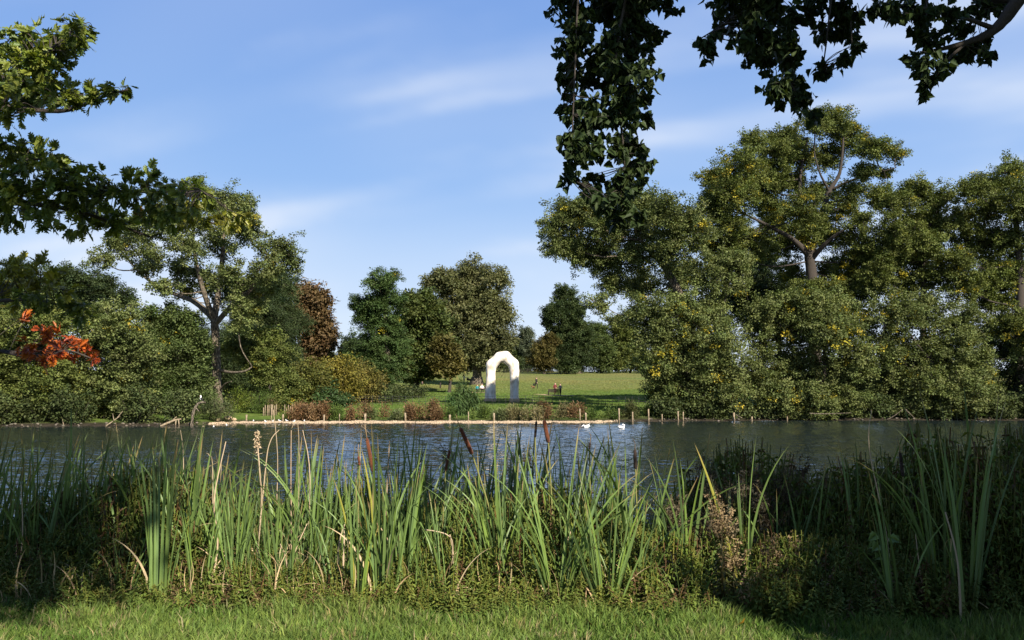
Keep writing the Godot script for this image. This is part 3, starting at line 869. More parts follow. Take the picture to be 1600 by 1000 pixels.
func build_gravel() -> void:
	var mesh := pebble_mesh()
	var xfs := []
	var cols := PackedColorArray()
	for i in 9000:
		var x := rr(-22.5, 8.6)
		var u := rr(-0.2, 0.5)
		u *= 0.55 + 1.1 * absf(noise.get_noise_2d(x * 11.0, 31.0)) * 2.0
		var d := shore(x) + u
		if x > 6.0 and rng.randf() < (x - 6.0) / 2.8: continue
		var s := rr(0.05, 0.14)
		xfs.append(Transform3D(Basis(sphere_dir(), rr(0, TAU)).scaled(Vector3(s, s * 0.8, s)), Vector3(x, ground(x, -d) + s * 0.2, -d)))
		cols.append(hue(Color(0.26, 0.195, 0.125).lerp(Color(0.4, 0.31, 0.21), rng.randf()), 0.25, 0.04))
	swarm("gravel", mesh, M.pebble, self, xfs, cols)
	# scattered stones under the bushes of both wooded banks
	xfs = []
	cols = PackedColorArray()
	for i in 240:
		var x := rr(9, 55) if i % 2 else rr(-50, -22)
		var d := shore(x) + rr(-0.3, 0.9)
		var s := rr(0.08, 0.26)
		xfs.append(Transform3D(Basis(sphere_dir(), rr(0, TAU)).scaled(Vector3(s, s * 0.7, s)), Vector3(x, ground(x, -d) + s * 0.2, -d)))
		cols.append(hue(Color(0.1, 0.085, 0.065), 0.4))
	swarm("stones", mesh, M.pebble, self, xfs, cols)

func tuft_mesh(n: int, h: float, w: float, spread: float) -> ArrayMesh:
	var st := st_new()
	for i in n:
		var a := rr(0, TAU)
		var p := Vector3(cos(a), 0, sin(a)) * spread * sqrt(rng.randf())
		var lean := Vector3(cos(a + rr(-1, 1)), 0, sin(a + rr(-1, 1))) * rr(0.1, 0.75)
		var hh := h * rr(0.6, 1.2)
		var m := p + (Vector3.UP * 0.6 + lean * 0.35) * hh
		var t := p + (Vector3.UP * rr(0.75, 1.0) + lean) * hh
		var b := rr(0, TAU)
		var s := Vector3(cos(b), 0, sin(b)) * w * 0.5
		var c := hue(Color.WHITE, 0.3, 0.12)
		tri(st, p - s, p + s, m + s * 0.8, c, c, c)
		tri(st, p - s, m + s * 0.8, m - s * 0.8, c, c, c)
		tri(st, m - s * 0.8, m + s * 0.8, t, c, c, c)
	return done(st)

func build_meadow_grass() -> void:
	var mesh := tuft_mesh(7, 0.2, 0.05, 0.22)
	var xfs := []
	var cols := PackedColorArray()
	for i in 42000:
		var d := 74.0 + 130.0 * pow(rng.randf(), 1.6)
		var x := rr(-0.2, 0.2) * d - 2.0
		if d - shore(x) < 1.5: continue
		xfs.append(Transform3D(Basis(Vector3.UP, rr(0, TAU)).scaled(Vector3(1, rr(0.4, 1.0), 1)), Vector3(x, ground(x, -d) - 0.01, -d)))
		cols.append(hue(ground_colour(x, d) * 1.05, 0.2, 0.08))
	swarm("meadow_grass", mesh, M.grass, self, xfs, cols)

# ---------------------------------------------------------------- posts, fences
func post(called: String, px: float, h: float, r: float, off: float, label: String, lean := 0.0) -> void:
	var x := at(px, 610, 73).x
	var d := shore(x) + off
	x = at(px, 610, d).x
	var root := thing(called, label, "post", Vector3(x, ground(x, -d), -d), rr(0, 3), "wooden posts along the water's edge")
	root.rotation.z = lean
	var st := st_new()
	r *= 0.85
	tube(st, PackedVector3Array([Vector3(0, -0.5, 0), Vector3(0, h * 0.5, 0), Vector3(0.01, h * 0.97, 0)]), r, r * 0.92, 8, Color.WHITE, 0.06)
	tube(st, PackedVector3Array([Vector3(0.01, h * 0.965, 0), Vector3(0.01, h, 0)]), r * 0.93, r * 0.6, 8)
	part("shaft", done(st, true), M.post_wood, root)

func build_posts() -> void:
	post("wooden_post", 319, 0.55, 0.1, -0.5, "short pale post standing in the water below the perched bird's branch")
	post("wooden_post", 386, 0.5, 0.09, 0.9, "short white-grey stub post at the left end of the gravel")
	post("wooden_post", 425, 1.0, 0.05, 1.1, "thin tall post near the left end of the gravel, below the pale stakes")
	post("wooden_post", 443, 0.55, 0.09, 0.7, "squat grey post on the gravel left of the widest dock clump")
	post("wooden_post", 507, 0.5, 0.09, 0.8, "squat post on the gravel in front of the widest dock clump")
	post("wooden_post", 531, 0.6, 0.04, 0.7, "thin stake on the gravel left of the rust-red dock column")
	post("wooden_post", 571, 0.6, 0.11, 0.7, "stout grey post in front of the left rust-red dock column")
	post("wooden_post", 634, 0.65, 0.11, 0.8, "stout pale post left of the willow bush with a slanted top", 0.06)
	post("wooden_post", 703, 0.5, 0.1, 0.7, "squat grey post just left below the willow bush")
	post("wooden_post", 732, 0.75, 0.05, 0.7, "thin brown post just right below the willow bush")
	post("wooden_post", 772, 0.62, 0.1, 0.8, "stout grey post below the arch's left pier")
	post("wooden_post", 835, 0.8, 0.05, 0.8, "thin brown post right of the arch, left of a pair")
	post("wooden_post", 843, 0.5, 0.09, 1.0, "short pale post right of the arch, right of a pair")
	post("wooden_post", 906, 0.95, 0.06, 0.9, "tall thin post towards the gravel's right end")
	post("wooden_post", 915, 0.6, 0.09, 1.1, "short grey post beside the tall thin one at the gravel's right end")
	post("wooden_post", 967, 1.15, 0.07, -0.2, "tallest pale post in the water right of the gravel's end, first of three")
	post("wooden_post", 988, 0.9, 0.07, -0.25, "shorter pale post in the water, middle of three right of the gravel")
	post("wooden_post", 1013, 1.1, 0.07, -0.3, "pale post in the water, last of three right of the gravel")
	post("wooden_post", 1034, 0.5, 0.06, 0.2, "low dim post in the shade under the leaning poplar")
	post("wooden_post", 1059, 0.9, 0.07, -0.2, "reddish post at the water under the leaning poplar")
	post("wooden_post", 1067, 0.75, 0.06, 0.1, "dim grey post beside the reddish one under the leaning poplar")
	post("wooden_post", 1146, 0.85, 0.1, -0.2, "stout pale post at the water under the skirted poplar")
	post("wooden_post", 1174, 0.5, 0.08, 0.1, "orange-brown stub post at the water right of the stout pale one")
	post("wooden_post", 1229, 0.6, 0.07, 0.1, "dark stub post at the water between the skirted and the low drooping poplar")
	# the dark bollard on the meadow
	var b := thing("bollard", "dark wooden bollard alone on the meadow left of the willow bush", "bollard", foot(688, 152))
	var bst := st_new()
	tube(bst, PackedVector3Array([Vector3(0, -0.2, 0), Vector3(0, 0.75, 0), Vector3(0, 0.95, 0)]), 0.13, 0.12, 8)
	part("shaft", done(bst, true), M.bench_wood, b)
	bst = st_new()
	tube(bst, PackedVector3Array([Vector3(0, 0.93, 0), Vector3(0, 0.98, 0), Vector3(0, 1.03, 0)]), 0.17, 0.1, 8)
	part("cap", done(bst, true), M.bench_wood, b)
	# paling fence: pale stakes at the left end
	var f := thing("paling_fence", "rustic fence of short pale split stakes behind the left end of the gravel", "fence", foot(440, 77.2))
	for i in 22:
		var p := foot(412 + i * 3.0 + rr(-0.8, 0.8) + (9 if i > 7 else 0), 77.2 + i * 0.05) - f.position
		var st := st_new()
		var h := rr(0.62, 0.95)
		tube(st, PackedVector3Array([p + Vector3(0, -0.2, 0), p + Vector3(rr(-0.04, 0.04), h, rr(-0.03, 0.03))]), 0.045, 0.032, 5)
		part("stake", done(st), M.post_wood, f)
	for y in [0.25, 0.55]:
		var a := foot(411, 77.2) - f.position + Vector3(0, y, -0.05)
		var e := foot(485, 78.3) - f.position + Vector3(0, y, -0.05)
		part("wire", tube_mesh(PackedVector3Array([a, e]), 0.008, 0.008, 4), M.iron, f)
	# estate fence of thin black iron across the meadow
	f = thing("estate_fence", "thin black iron estate fence with four rails crossing the meadow below the arch", "fence", foot(760, 97))
	var line := []
	for i in 58:
		var px := 478.0 + i * 10.4
		line.append(foot(px, 94.5 + 4.5 * i / 57.0) - f.position)
	var pm := tube_mesh(PackedVector3Array([Vector3(0, -0.2, 0), Vector3(0, 1.08, 0)]), 0.022, 0.018, 5)
	for i in line.size(): part("post", pm, M.iron, f, Transform3D(Basis(), line[i]))
	for y in [0.3, 0.55, 0.8, 1.03]:
		var pts := PackedVector3Array()
		for q in line: pts.append(q + Vector3(0, y, 0.025))
		part("rail", tube_mesh(pts, 0.013, 0.013, 4), M.iron, f)
	# low wire-and-post park fence far along the top of the meadow
	f = thing("park_fence", "low dark fence running along the foot of the distant trees", "fence", foot(880, 296))
	line = []
	for i in 44: line.append(foot(560.0 + i * 11.5, 296) - f.position)
	pm = tube_mesh(PackedVector3Array([Vector3(0, -0.2, 0), Vector3(0, 1.25, 0)]), 0.07, 0.07, 5)
	for i in line.size(): part("post", pm, M.dark_bark, f, Transform3D(Basis(), line[i]))
	for y in [0.5, 0.85, 1.2]:
		var pts := PackedVector3Array()
		for q in line: pts.append(q + Vector3(0, y, 0.09))
		part("rail", tube_mesh(pts, 0.035, 0.035, 4), M.dark_bark, f)

# ---------------------------------------------------------------- arch, benches, people
func build_arch() -> void:
	var p := foot(785, 108)
	var o := thing("stone_arch", "white stone arch of two stout piers joined over the top, standing alone on the meadow", "sculpture", p, -0.12)
	var w := Color.WHITE
	var bones := [
		[Vector3(-1.42, 0.3, 0), 0.66, Vector3(-1.36, 3.6, 0), 0.52, w], [Vector3(1.4, 0.3, 0), 0.5, Vector3(1.42, 3.6, 0), 0.54, w],
		[Vector3(-1.36, 3.6, 0), 0.52, Vector3(-1.3, 4.3, 0), 0.62, w], [Vector3(1.42, 3.6, 0), 0.54, Vector3(1.28, 4.4, 0), 0.62, w],
		[Vector3(-1.3, 4.3, 0), 0.6, Vector3(-0.3, 5.2, 0), 0.62, w], [Vector3(1.28, 4.4, 0), 0.62, Vector3(0.35, 5.25, 0), 0.64, w], [Vector3(-0.3, 5.2, 0), 0.62, Vector3(0.35, 5.25, 0), 0.64, w]]
	part("arch", body_mesh(bones, 0.14, 0.07, 0.05), M.arch_stone, o)
	for s in [[-1.42, 0.72], [1.4, 0.58]]:
		var st := st_new()
		var r: float = s[1]
		tube(st, PackedVector3Array([Vector3(s[0], -0.4, 0), Vector3(s[0], 0.2, 0), Vector3(s[0], 0.34, 0), Vector3(s[0], 0.38, 0)]), r * 1.06, r * 1.0, 20)
		part("footing", done(st, true), M.footing_stone, o)

var SKIN := Color(0.5, 0.3, 0.22)

# Limbs of a standing or walking body, 1.7 m tall and facing +Z; stride swings the legs.
func person_bones(top: Color, legs: Color, hair: Color, stride: float, arm: float, h := 1.7, sit := false, reach := 0.0) -> Array:
	var k := h / 1.7
	var hip := 0.9 * k if not sit else 0.5 * k
	var y := hip
	var b := []
	var V := func(x: float, yy: float, z: float) -> Vector3: return Vector3(x, yy, z)
	b.append([V.call(0, y, 0), 0.135 * k, V.call(0, y + 0.25 * k, 0), 0.125 * k, top])
	b.append([V.call(0, y + 0.25 * k, 0), 0.13 * k, V.call(0, y + 0.48 * k, 0.01), 0.1 * k, top])
	b.append([V.call(-0.15 * k, y + 0.47 * k, 0), 0.075 * k, V.call(0.15 * k, y + 0.47 * k, 0), 0.075 * k, top])
	b.append([V.call(0, y + 0.52 * k, 0.01), 0.055 * k, V.call(0, y + 0.6 * k, 0.02), 0.052 * k, SKIN])
	b.append([V.call(0, y + 0.66 * k, 0.03 * k), 0.085 * k, V.call(0, y + 0.71 * k, 0.03 * k), 0.095 * k, SKIN])
	b.append([V.call(0, y + 0.66 * k, 0.115 * k), 0.018 * k, V.call(0, y + 0.685 * k, 0.115 * k), 0.014 * k, SKIN])
	b.append([V.call(0, y + 0.68 * k, -0.03 * k), 0.1 * k, V.call(0, y + 0.745 * k, 0.01 * k), 0.1 * k, hair])
	for s in [-1.0, 1.0]:
		var sw: float = stride * s
		if sit:
			b.append([V.call(0.1 * s * k, y, 0.02), 0.1 * k, V.call(0.12 * s * k, y + 0.02, 0.45 * k), 0.07 * k, legs])
			b.append([V.call(0.12 * s * k, y + 0.02, 0.45 * k), 0.068 * k, V.call(0.12 * s * k, 0.09 * k, 0.48 * k), 0.05 * k, legs])
			b.append([V.call(0.12 * s * k, 0.05 * k, 0.46 * k), 0.045 * k, V.call(0.13 * s * k, 0.045 * k, 0.62 * k), 0.04 * k, Color(0.03, 0.03, 0.03)])
		else:
			b.append([V.call(0.09 * s * k, y, 0), 0.1 * k, V.call(0.095 * s * k, 0.48 * k, 0.5 * sw), 0.068 * k, legs])
			b.append([V.call(0.095 * s * k, 0.48 * k, 0.5 * sw), 0.066 * k, V.call(0.095 * s * k, 0.09 * k, 0.9 * sw - absf(sw) * 0.25), 0.046 * k, legs])
			b.append([V.call(0.095 * s * k, 0.05 * k, 0.9 * sw - absf(sw) * 0.25 - 0.03), 0.043 * k, V.call(0.1 * s * k, 0.045 * k, 0.9 * sw - absf(sw) * 0.25 + 0.15), 0.036 * k, Color(0.03, 0.03, 0.03)])
		var sh: Vector3 = V.call(0.2 * s * k, y + 0.45 * k, 0)
		var el: Vector3 = V.call((0.24 + arm * 0.06) * s * k, y + 0.2 * k, (-0.5 * sw + 0.05 + reach * 0.12) * k)
		var wr: Vector3 = V.call((0.22 - arm * 0.12) * s * k, y + (-0.04 + arm * 0.2 + reach * 0.12) * k, (-0.6 * sw + 0.12 + arm * 0.15 + reach * 0.3) * k)
		b.append([sh, 0.055 * k, el, 0.043 * k, top])
		b.append([el, 0.043 * k, wr, 0.033 * k, top])
		var hd := (wr - el).normalized()
		b.append([wr, 0.032 * k, wr + hd * 0.08 * k, 0.03 * k, SKIN])
		for fgr in 4: b.append([wr + hd * 0.07 * k + Vector3((fgr - 1.5) * 0.02, 0, 0), 0.011 * k, wr + hd * (0.13 + 0.012 * (1 if fgr in [1, 2] else 0)) * k + Vector3((fgr - 1.5) * 0.022, 0, 0.015), 0.009 * k, SKIN])
		b.append([wr + hd * 0.02 * k, 0.012 * k, wr + hd * 0.06 * k + Vector3(-0.04 * s, 0, 0.02), 0.01 * k, SKIN])
		b.append([V.call(0.095 * s * k, y + 0.68 * k, 0.02 * k), 0.018 * k, V.call(0.097 * s * k, y + 0.7 * k, 0.01 * k), 0.016 * k, SKIN])
	return b

func person(label: String, where: Vector3, turn: float, bones: Array) -> Node3D:
	var o := thing("person", label, "person", where, turn)
	part("body", body_mesh(bones, 0.034, 0.018), M.cloth, o)
	return o

func bench(label: String, where: Vector3, turn: float, long: float) -> Node3D:
	var o := thing("park_bench", label, "bench", where, turn)
	for i in 4:
		var st := BoxMesh.new()
		st.size = Vector3(long, 0.035, 0.09)
		part("seat_slat", st, M.bench_wood, o, Transform3D(Basis(), Vector3(0, 0.44, -0.16 + 0.11 * i)))
	for i in 4:
		var st := BoxMesh.new()
		st.size = Vector3(long, 0.09, 0.03)
		part("back_slat", st, M.bench_wood, o, Transform3D(Basis(Vector3.RIGHT, -0.15), Vector3(0, 0.56 + 0.11 * i, -0.25 - 0.017 * i)))
	for s in [-0.46, 0.46]:
		for z in [[-0.24, 0.98], [0.2, 0.64]]:
			var lg := BoxMesh.new()
			lg.size = Vector3(0.07, z[1], 0.065)
			part("leg", lg, M.bench_wood, o, Transform3D(Basis(), Vector3(long * s, z[1] * 0.5 - 0.03, z[0] - 0.06)))
		var arm := BoxMesh.new()
		arm.size = Vector3(0.08, 0.035, 0.5)
		part("armrest", arm, M.bench_wood, o, Transform3D(Basis(), Vector3(long * s, 0.64, -0.03)))
	return o

func worn_patch(label: String, c: Vector3, rx: float, rz: float) -> void:
	var st := st_new()
	var n := 28
	var cc := Color(0.34, 0.24, 0.14)
	for ring in 3:
		for i in n:
			var q := []
			for e in [[ring, i], [ring, i + 1], [ring + 1, i], [ring + 1, i + 1]]:
				var a: float = TAU * (e[1] % n) / n
				var k: float = e[0] / 3.0 * (1.0 + 0.2 * noise.get_noise_2d(cos(a) * 60 + c.x, sin(a) * 60))
				var p := Vector3(c.x + cos(a) * rx * k, 0, c.z + sin(a) * rz * k)
				p.y = ground(p.x, p.z) + 0.09
				q.append(p)
			tri(st, q[0], q[2], q[1], cc, cc, cc)
			tri(st, q[1], q[2], q[3], cc, cc, cc)
	var o := part("worn_path", done(st, true), M.pebble, self)
	o.set_meta("kind", "structure")

func build_people() -> void:
	var dk := Color(0.012, 0.012, 0.014)
	var black_hair := Color(0.015, 0.012, 0.01)
	var jeans := Color(0.035, 0.06, 0.11)
	var white := Color(0.62, 0.6, 0.58)
	var b1 := foot(754, 138)
	worn_patch("", b1 + Vector3(-0.3, 0, 0.4), 2.4, 1.2)
	bench("park bench left of the arch with three people sitting on it", b1, 0.1, 1.9)
	person("person in a white top with dark hair sitting in the middle of the left bench", b1 + Vector3(-0.1, 0.02, -0.05), 0.15, person_bones(white, dk, black_hair, 0.0, 1.0, 1.7, true))
	person("person in a teal jacket sitting at the left end of the left bench", b1 + Vector3(-0.8, 0.02, -0.03), 0.4, person_bones(Color(0.02, 0.19, 0.2), dk, black_hair, 0.0, 0.7, 1.55, true))
	person("person in dark maroon with pale trousers at the bench end nearest the arch", b1 + Vector3(0.6, 0.02, -0.08), -0.1, person_bones(Color(0.1, 0.03, 0.035), Color(0.3, 0.28, 0.25), black_hair, 0.0, 0.9, 1.65, true))
	person("person in a red coat half hidden behind the arch's left pier", foot(763, 150), 1.6, person_bones(Color(0.3, 0.03, 0.025), dk, black_hair, 0.12, 0.2))
	person("person in black walking over the meadow with a bag right of the arch", foot(838, 147), 0.7, person_bones(dk, dk, black_hair, 0.3, 0.3))
	var bag := thing("shoulder_bag", "black bag hanging from the hand of the walker right of the arch", "bag", foot(838, 147) + Vector3(-0.36, 0.42, 0.05))
	part("pouch", body_mesh([[Vector3(-0.1, 0.12, 0), 0.1, Vector3(0.1, 0.12, 0), 0.1, dk], [Vector3(-0.1, 0.24, 0), 0.07, Vector3(0.1, 0.24, 0), 0.07, dk]], 0.04, 0.02), M.cloth, bag)
	part("strap", tube_mesh(smooth_line([Vector3(-0.12, 0.28, 0), Vector3(0, 0.48, 0), Vector3(0.12, 0.28, 0)], 4), 0.015, 0.015, 4), M.bench_wood, bag)
	var dog := Color(0.14, 0.07, 0.035)
	var dg := thing("dog", "small brown dog trotting beside the walker in black", "dog", foot(833, 146.6), -1.2)
	var db := [[Vector3(0, 0.3, -0.2), 0.085, Vector3(0, 0.31, 0.16), 0.11, dog], [Vector3(0, 0.34, 0.18), 0.07, Vector3(0, 0.46, 0.3), 0.055, dog], [Vector3(0, 0.48, 0.32), 0.07, Vector3(0, 0.46, 0.44), 0.035, dog], [Vector3(0, 0.33, -0.26), 0.03, Vector3(0, 0.45, -0.4), 0.012, dog]]
	for s in [-1.0, 1.0]:
		db.append([Vector3(0.055 * s, 0.27, 0.14), 0.045, Vector3(0.055 * s, 0.12, 0.14 + 0.05 * s), 0.025, dog])
		db.append([Vector3(0.055 * s, 0.12, 0.14 + 0.05 * s), 0.025, Vector3(0.055 * s, 0.02, 0.15 + 0.07 * s), 0.022, dog])
		db.append([Vector3(0.055 * s, 0.28, -0.2), 0.06, Vector3(0.055 * s, 0.19, -0.13 - 0.05 * s), 0.035, dog])
		db.append([Vector3(0.055 * s, 0.19, -0.13 - 0.05 * s), 0.032, Vector3(0.055 * s, 0.11, -0.23 - 0.06 * s), 0.022, dog])
		db.append([Vector3(0.055 * s, 0.11, -0.23 - 0.06 * s), 0.022, Vector3(0.055 * s, 0.02, -0.21 - 0.06 * s), 0.02, dog])
		db.append([Vector3(0.05 * s, 0.52, 0.31), 0.025, Vector3(0.07 * s, 0.56, 0.29), 0.012, dog])
	part("body", body_mesh(db, 0.03, 0.015), M.cloth, dg)
	var b2 := foot(866, 130)
	worn_patch("", b2 + Vector3(0.2, 0, 0.3), 3.2, 1.3)
	bench("black park bench right of the arch with its back to the lake", b2 + Vector3(-0.15, 0, 0), PI + 0.12, 1.5)
	person("person in maroon jacket and brown trousers behind the right bench", b2 + Vector3(0.15, 0.0, -0.55), 0.3, person_bones(Color(0.13, 0.025, 0.03), Color(0.17, 0.08, 0.05), black_hair, 0.03, 0.9, 1.78))
	person("person in navy with a white scarf beside the right bench", b2 + Vector3(0.85, 0.0, 0.1), -0.6, person_bones(Color(0.022, 0.025, 0.045), dk, black_hair, 0.05, 1.0, 1.66))
	var w := foot(725, 180)
	person("person in cream top and jeans pushing a pram below the large chestnut", w, 1.5, person_bones(Color(0.5, 0.46, 0.4), jeans, Color(0.3, 0.2, 0.08), 0.2, 0.4, 1.72, false, 1.0))
	var pr := thing("pram", "black pram pushed over the meadow below the large chestnut", "pram", w + Vector3(0.95, 0, -0.05), 1.5)
	part("seat", body_mesh([[Vector3(0, 0.62, -0.25), 0.17, Vector3(0, 0.6, 0.3), 0.19, dk]], 0.06, 0.03), M.cloth, pr)
	part("hood", body_mesh([[Vector3(-0.1, 0.86, -0.22), 0.17, Vector3(0.1, 0.86, -0.22), 0.17, dk], [Vector3(0, 0.75, -0.3), 0.14, Vector3(0, 0.95, -0.15), 0.12, dk]], 0.06, 0.03), M.cloth, pr)
	part("handle", tube_mesh(smooth_line([Vector3(0, 0.6, -0.35), Vector3(0, 0.9, -0.6), Vector3(0, 1.0, -0.7)], 3), 0.025, 0.025, 5), M.iron, pr)
	for q in [[-0.25, -0.3], [0.25, -0.3], [-0.22, 0.38], [0.22, 0.38]]:
		var t := TorusMesh.new()
		t.inner_radius = 0.12
		t.outer_radius = 0.17
		t.rings = 14
		t.ring_segments = 6
		part("wheel", t, M.iron, pr, Transform3D(Basis(Vector3.BACK, PI / 2), Vector3(q[0], 0.17, q[1])))
		part("strut", tube_mesh(PackedVector3Array([Vector3(q[0], 0.17, q[1]), Vector3(q[0] * 0.4, 0.5, q[1] * 0.4)]), 0.02, 0.02, 4), M.iron, pr)
	person("small child in pink on the meadow beyond the low bushes", foot(660, 166), 0.4, person_bones(Color(0.5, 0.25, 0.24), Color(0.45, 0.3, 0.28), Color(0.2, 0.1, 0.04), 0.1, 0.3, 0.95))

# ---------------------------------------------------------------- birds and dead wood
func bird(called: String, label: String, category: String, where: Vector3, turn: float, bones: Array, group := "", cell := 0.022, size := 1.0) -> Node3D:
	var o := thing(called, label, category, where, turn, group)
	o.scale = Vector3.ONE * size
	part("body", body_mesh(bones, cell, cell * 0.7), M.feather, o)
	return o

func build_birds() -> void:
	var w := Color(0.78, 0.78, 0.76)
	var g := Color(0.32, 0.34, 0.36)
	var bk := Color(0.02, 0.02, 0.02)
	var og := Color(0.45, 0.16, 0.03)
	var gulls := [[335, -1.2, "white gull afloat left of the gravel's left end, first of the row of gulls"], [356, -0.7, "white gull afloat at the very left end of the gravel"], [397, 0.3, "white gull standing on the gravel, first one right of the short stub post"], [416, 0.35, "small white gull standing between the thin tall post and the stub post"], [427, 0.25, "biggest white gull standing below the thin tall post"], [438, 0.3, "white gull standing just left of the squat grey post"], [449, 0.2, "white gull standing just right of the squat grey post"], [460, 0.3, "white gull standing a little right of the squat grey post"], [476, 0.3, "white gull standing last in the row, left of the widest dock clump"]]
	for q in gulls:
		var x := at(q[0], 610, 73).x
		var d: float = shore(x) + q[1]
		x = at(q[0], 610, d).x
		var y := maxf(ground(x, -d), -0.04 if q[1] < 0 else 0.0)
		var bones := [[Vector3(0, 0.15, -0.1), 0.06, Vector3(0, 0.17, 0.07), 0.08, w], [Vector3(0, 0.2, 0.09), 0.045, Vector3(0, 0.28, 0.13), 0.04, w], [Vector3(0, 0.3, 0.14), 0.045, Vector3(0, 0.3, 0.15), 0.042, w], [Vector3(0, 0.29, 0.18), 0.012, Vector3(0, 0.28, 0.24), 0.006, og],
			[Vector3(-0.06, 0.19, 0.02), 0.03, Vector3(-0.03, 0.16, -0.24), 0.014, g], [Vector3(0.06, 0.19, 0.02), 0.03, Vector3(0.03, 0.16, -0.24), 0.014, g], [Vector3(-0.03, 0.1, 0), 0.01, Vector3(-0.03, 0.0, 0.01), 0.009, og], [Vector3(0.03, 0.1, 0), 0.01, Vector3(0.03, 0.0, 0.01), 0.009, og]]
		bird("gull", q[2], "gull", Vector3(x, y - (0.06 if q[1] < 0 else 0.0), -d), rr(-2.5, 2.5), bones, "gulls at the gravel's left end", 0.022, 0.58)
	# two big white water birds feeding head down
	var i := 0
	for q in [[916, 63.0, -1.3, "white water bird afloat with one wing lifted, nearer the gravel's right end"], [971, 62.0, 1.7, "white water bird preening, right of the one with a lifted wing"]]:
		var p := at(q[0], 610, q[1])
		var bones := [[Vector3(0, 0.14, -0.28), 0.1, Vector3(0, 0.12, 0.2), 0.2, w], [Vector3(0, 0.2, -0.35), 0.07, Vector3(0, 0.28, -0.55), 0.03, w], [Vector3(-0.14, 0.24, 0.12), 0.1, Vector3(-0.1, 0.36, -0.42), 0.04, w], [Vector3(0.14, 0.24, 0.12), 0.1, Vector3(0.1, 0.36, -0.42), 0.04, w]]
		if i == 0:
			bones.append_array([[Vector3(0, 0.2, 0.3), 0.07, Vector3(0, 0.42, 0.42), 0.05, w], [Vector3(0, 0.42, 0.42), 0.05, Vector3(0, 0.3, 0.6), 0.048, w], [Vector3(0, 0.3, 0.6), 0.05, Vector3(0, 0.22, 0.7), 0.04, w], [Vector3(0, 0.2, 0.72), 0.028, Vector3(0, 0.12, 0.8), 0.015, og], [Vector3(0.12, 0.3, 0.05), 0.08, Vector3(0.32, 0.62, -0.45), 0.03, w]])
		else:
			bones.append_array([[Vector3(0, 0.2, 0.3), 0.07, Vector3(0, 0.5, 0.38), 0.05, w], [Vector3(0, 0.5, 0.38), 0.05, Vector3(0.06, 0.6, 0.2), 0.045, w], [Vector3(0.06, 0.6, 0.2), 0.05, Vector3(0.1, 0.5, 0.08), 0.04, w], [Vector3(0.1, 0.48, 0.06), 0.025, Vector3(0.12, 0.42, -0.02), 0.014, bk]])
		bird("water_bird", q[3], "water bird", Vector3(p.x, 0.02, p.z), q[2], bones, "", 0.04, 0.47)
		i += 1
	# leaning dead branch with a perched bird
	var c := at(307, 642, 66.8)
	var base := Vector3(c.x, ground(c.x, c.z), c.z)
	var log_ := thing("dead_branch", "thick pale dead branch curving up from the water with a bird on it", "branch", base)
	var pts := smooth_line([Vector3(-0.35, -0.4, 0), at(301, 650, 66.8) - base, at(306, 635, 66.8) - base, at(313, 629, 66.8) - base, at(321, 629, 66.8) - base], 5)
	part("limb", tube_mesh(pts, 0.12, 0.06, 8, Color.WHITE, 0.12), M.bark, log_)
	part("stub", tube_mesh(PackedVector3Array([at(306, 637, 66.8) - base, at(311, 643, 66.7) - base]), 0.05, 0.025, 6), M.bark, log_)
	var pb := at(314.5, 628, 66.8)
	bird("heron", "dark heron with a pale neck perched on the curving dead branch", "heron", pb, -0.9, [[Vector3(0, 0.2, -0.12), 0.08, Vector3(0, 0.42, 0.03), 0.13, bk], [Vector3(0, 0.15, -0.2), 0.05, Vector3(0, 0.02, -0.3), 0.03, bk], [Vector3(0, 0.5, 0.06), 0.09, Vector3(0, 0.66, 0.06), 0.06, w], [Vector3(0, 0.7, 0.08), 0.07, Vector3(0, 0.7, 0.12), 0.05, w], [Vector3(0, 0.69, 0.16), 0.02, Vector3(0, 0.66, 0.32), 0.008, og], [Vector3(0, 0.4, 0.12), 0.06, Vector3(0, 0.3, 0.1), 0.05, w], [Vector3(-0.04, 0.1, 0), 0.014, Vector3(-0.04, 0.02, 0), 0.014, bk], [Vector3(0.04, 0.1, 0), 0.014, Vector3(0.04, 0.02, 0), 0.014, bk]], "", 0.022, 0.62)
	var q2 := at(262, 664, 66.5)
	base = Vector3(q2.x, 0, q2.z)
	log_ = thing("fallen_branch", "bleached fallen branch slanting out of the water on the left bank", "branch", base)
	part("limb", tube_mesh(smooth_line([at(250, 667, 66.3) - base, at(262, 661, 66.5) - base, at(275, 656, 66.7) - base, at(283, 655, 67) - base], 4), 0.09, 0.05, 6, Color.WHITE, 0.1), M.post_wood, log_)
	for e in [[275, 656, 274, 668], [279, 655, 280, 668], [268, 658, 276, 651]]:
		part("limb", tube_mesh(PackedVector3Array([at(e[0], e[1], 66.7) - base, at(e[2], e[3], 66.6) - base]), 0.05, 0.03, 5), M.post_wood, log_)
	q2 = at(178, 662, 67)
	base = Vector3(q2.x, 0, q2.z)
	log_ = thing("fallen_branch", "forked bare grey branch dipping into the water under the left poplars", "branch", base)
	for e in [[165, 666, 188, 650, 0.05], [178, 657, 176, 646, 0.03], [183, 653, 192, 642, 0.03], [100, 668, 97, 652, 0.03]]:
		part("limb", tube_mesh(PackedVector3Array([at(e[0], e[1], 66) - base, at(e[2], e[3], 66.8) - base]), e[4], 0.02, 5), M.post_wood, log_)
	# pale stones at the gravel's left end and the logs under the right-hand poplars
	var rk := [[366, 1.5, 0.42, "large pale boulder at the left end of the gravel"], [373, 1.1, 0.28, "small pale boulder right of the large one at the left end of the gravel"], [358, 1.3, 0.25, "flat pale boulder left of the large one at the left end of the gravel"]]
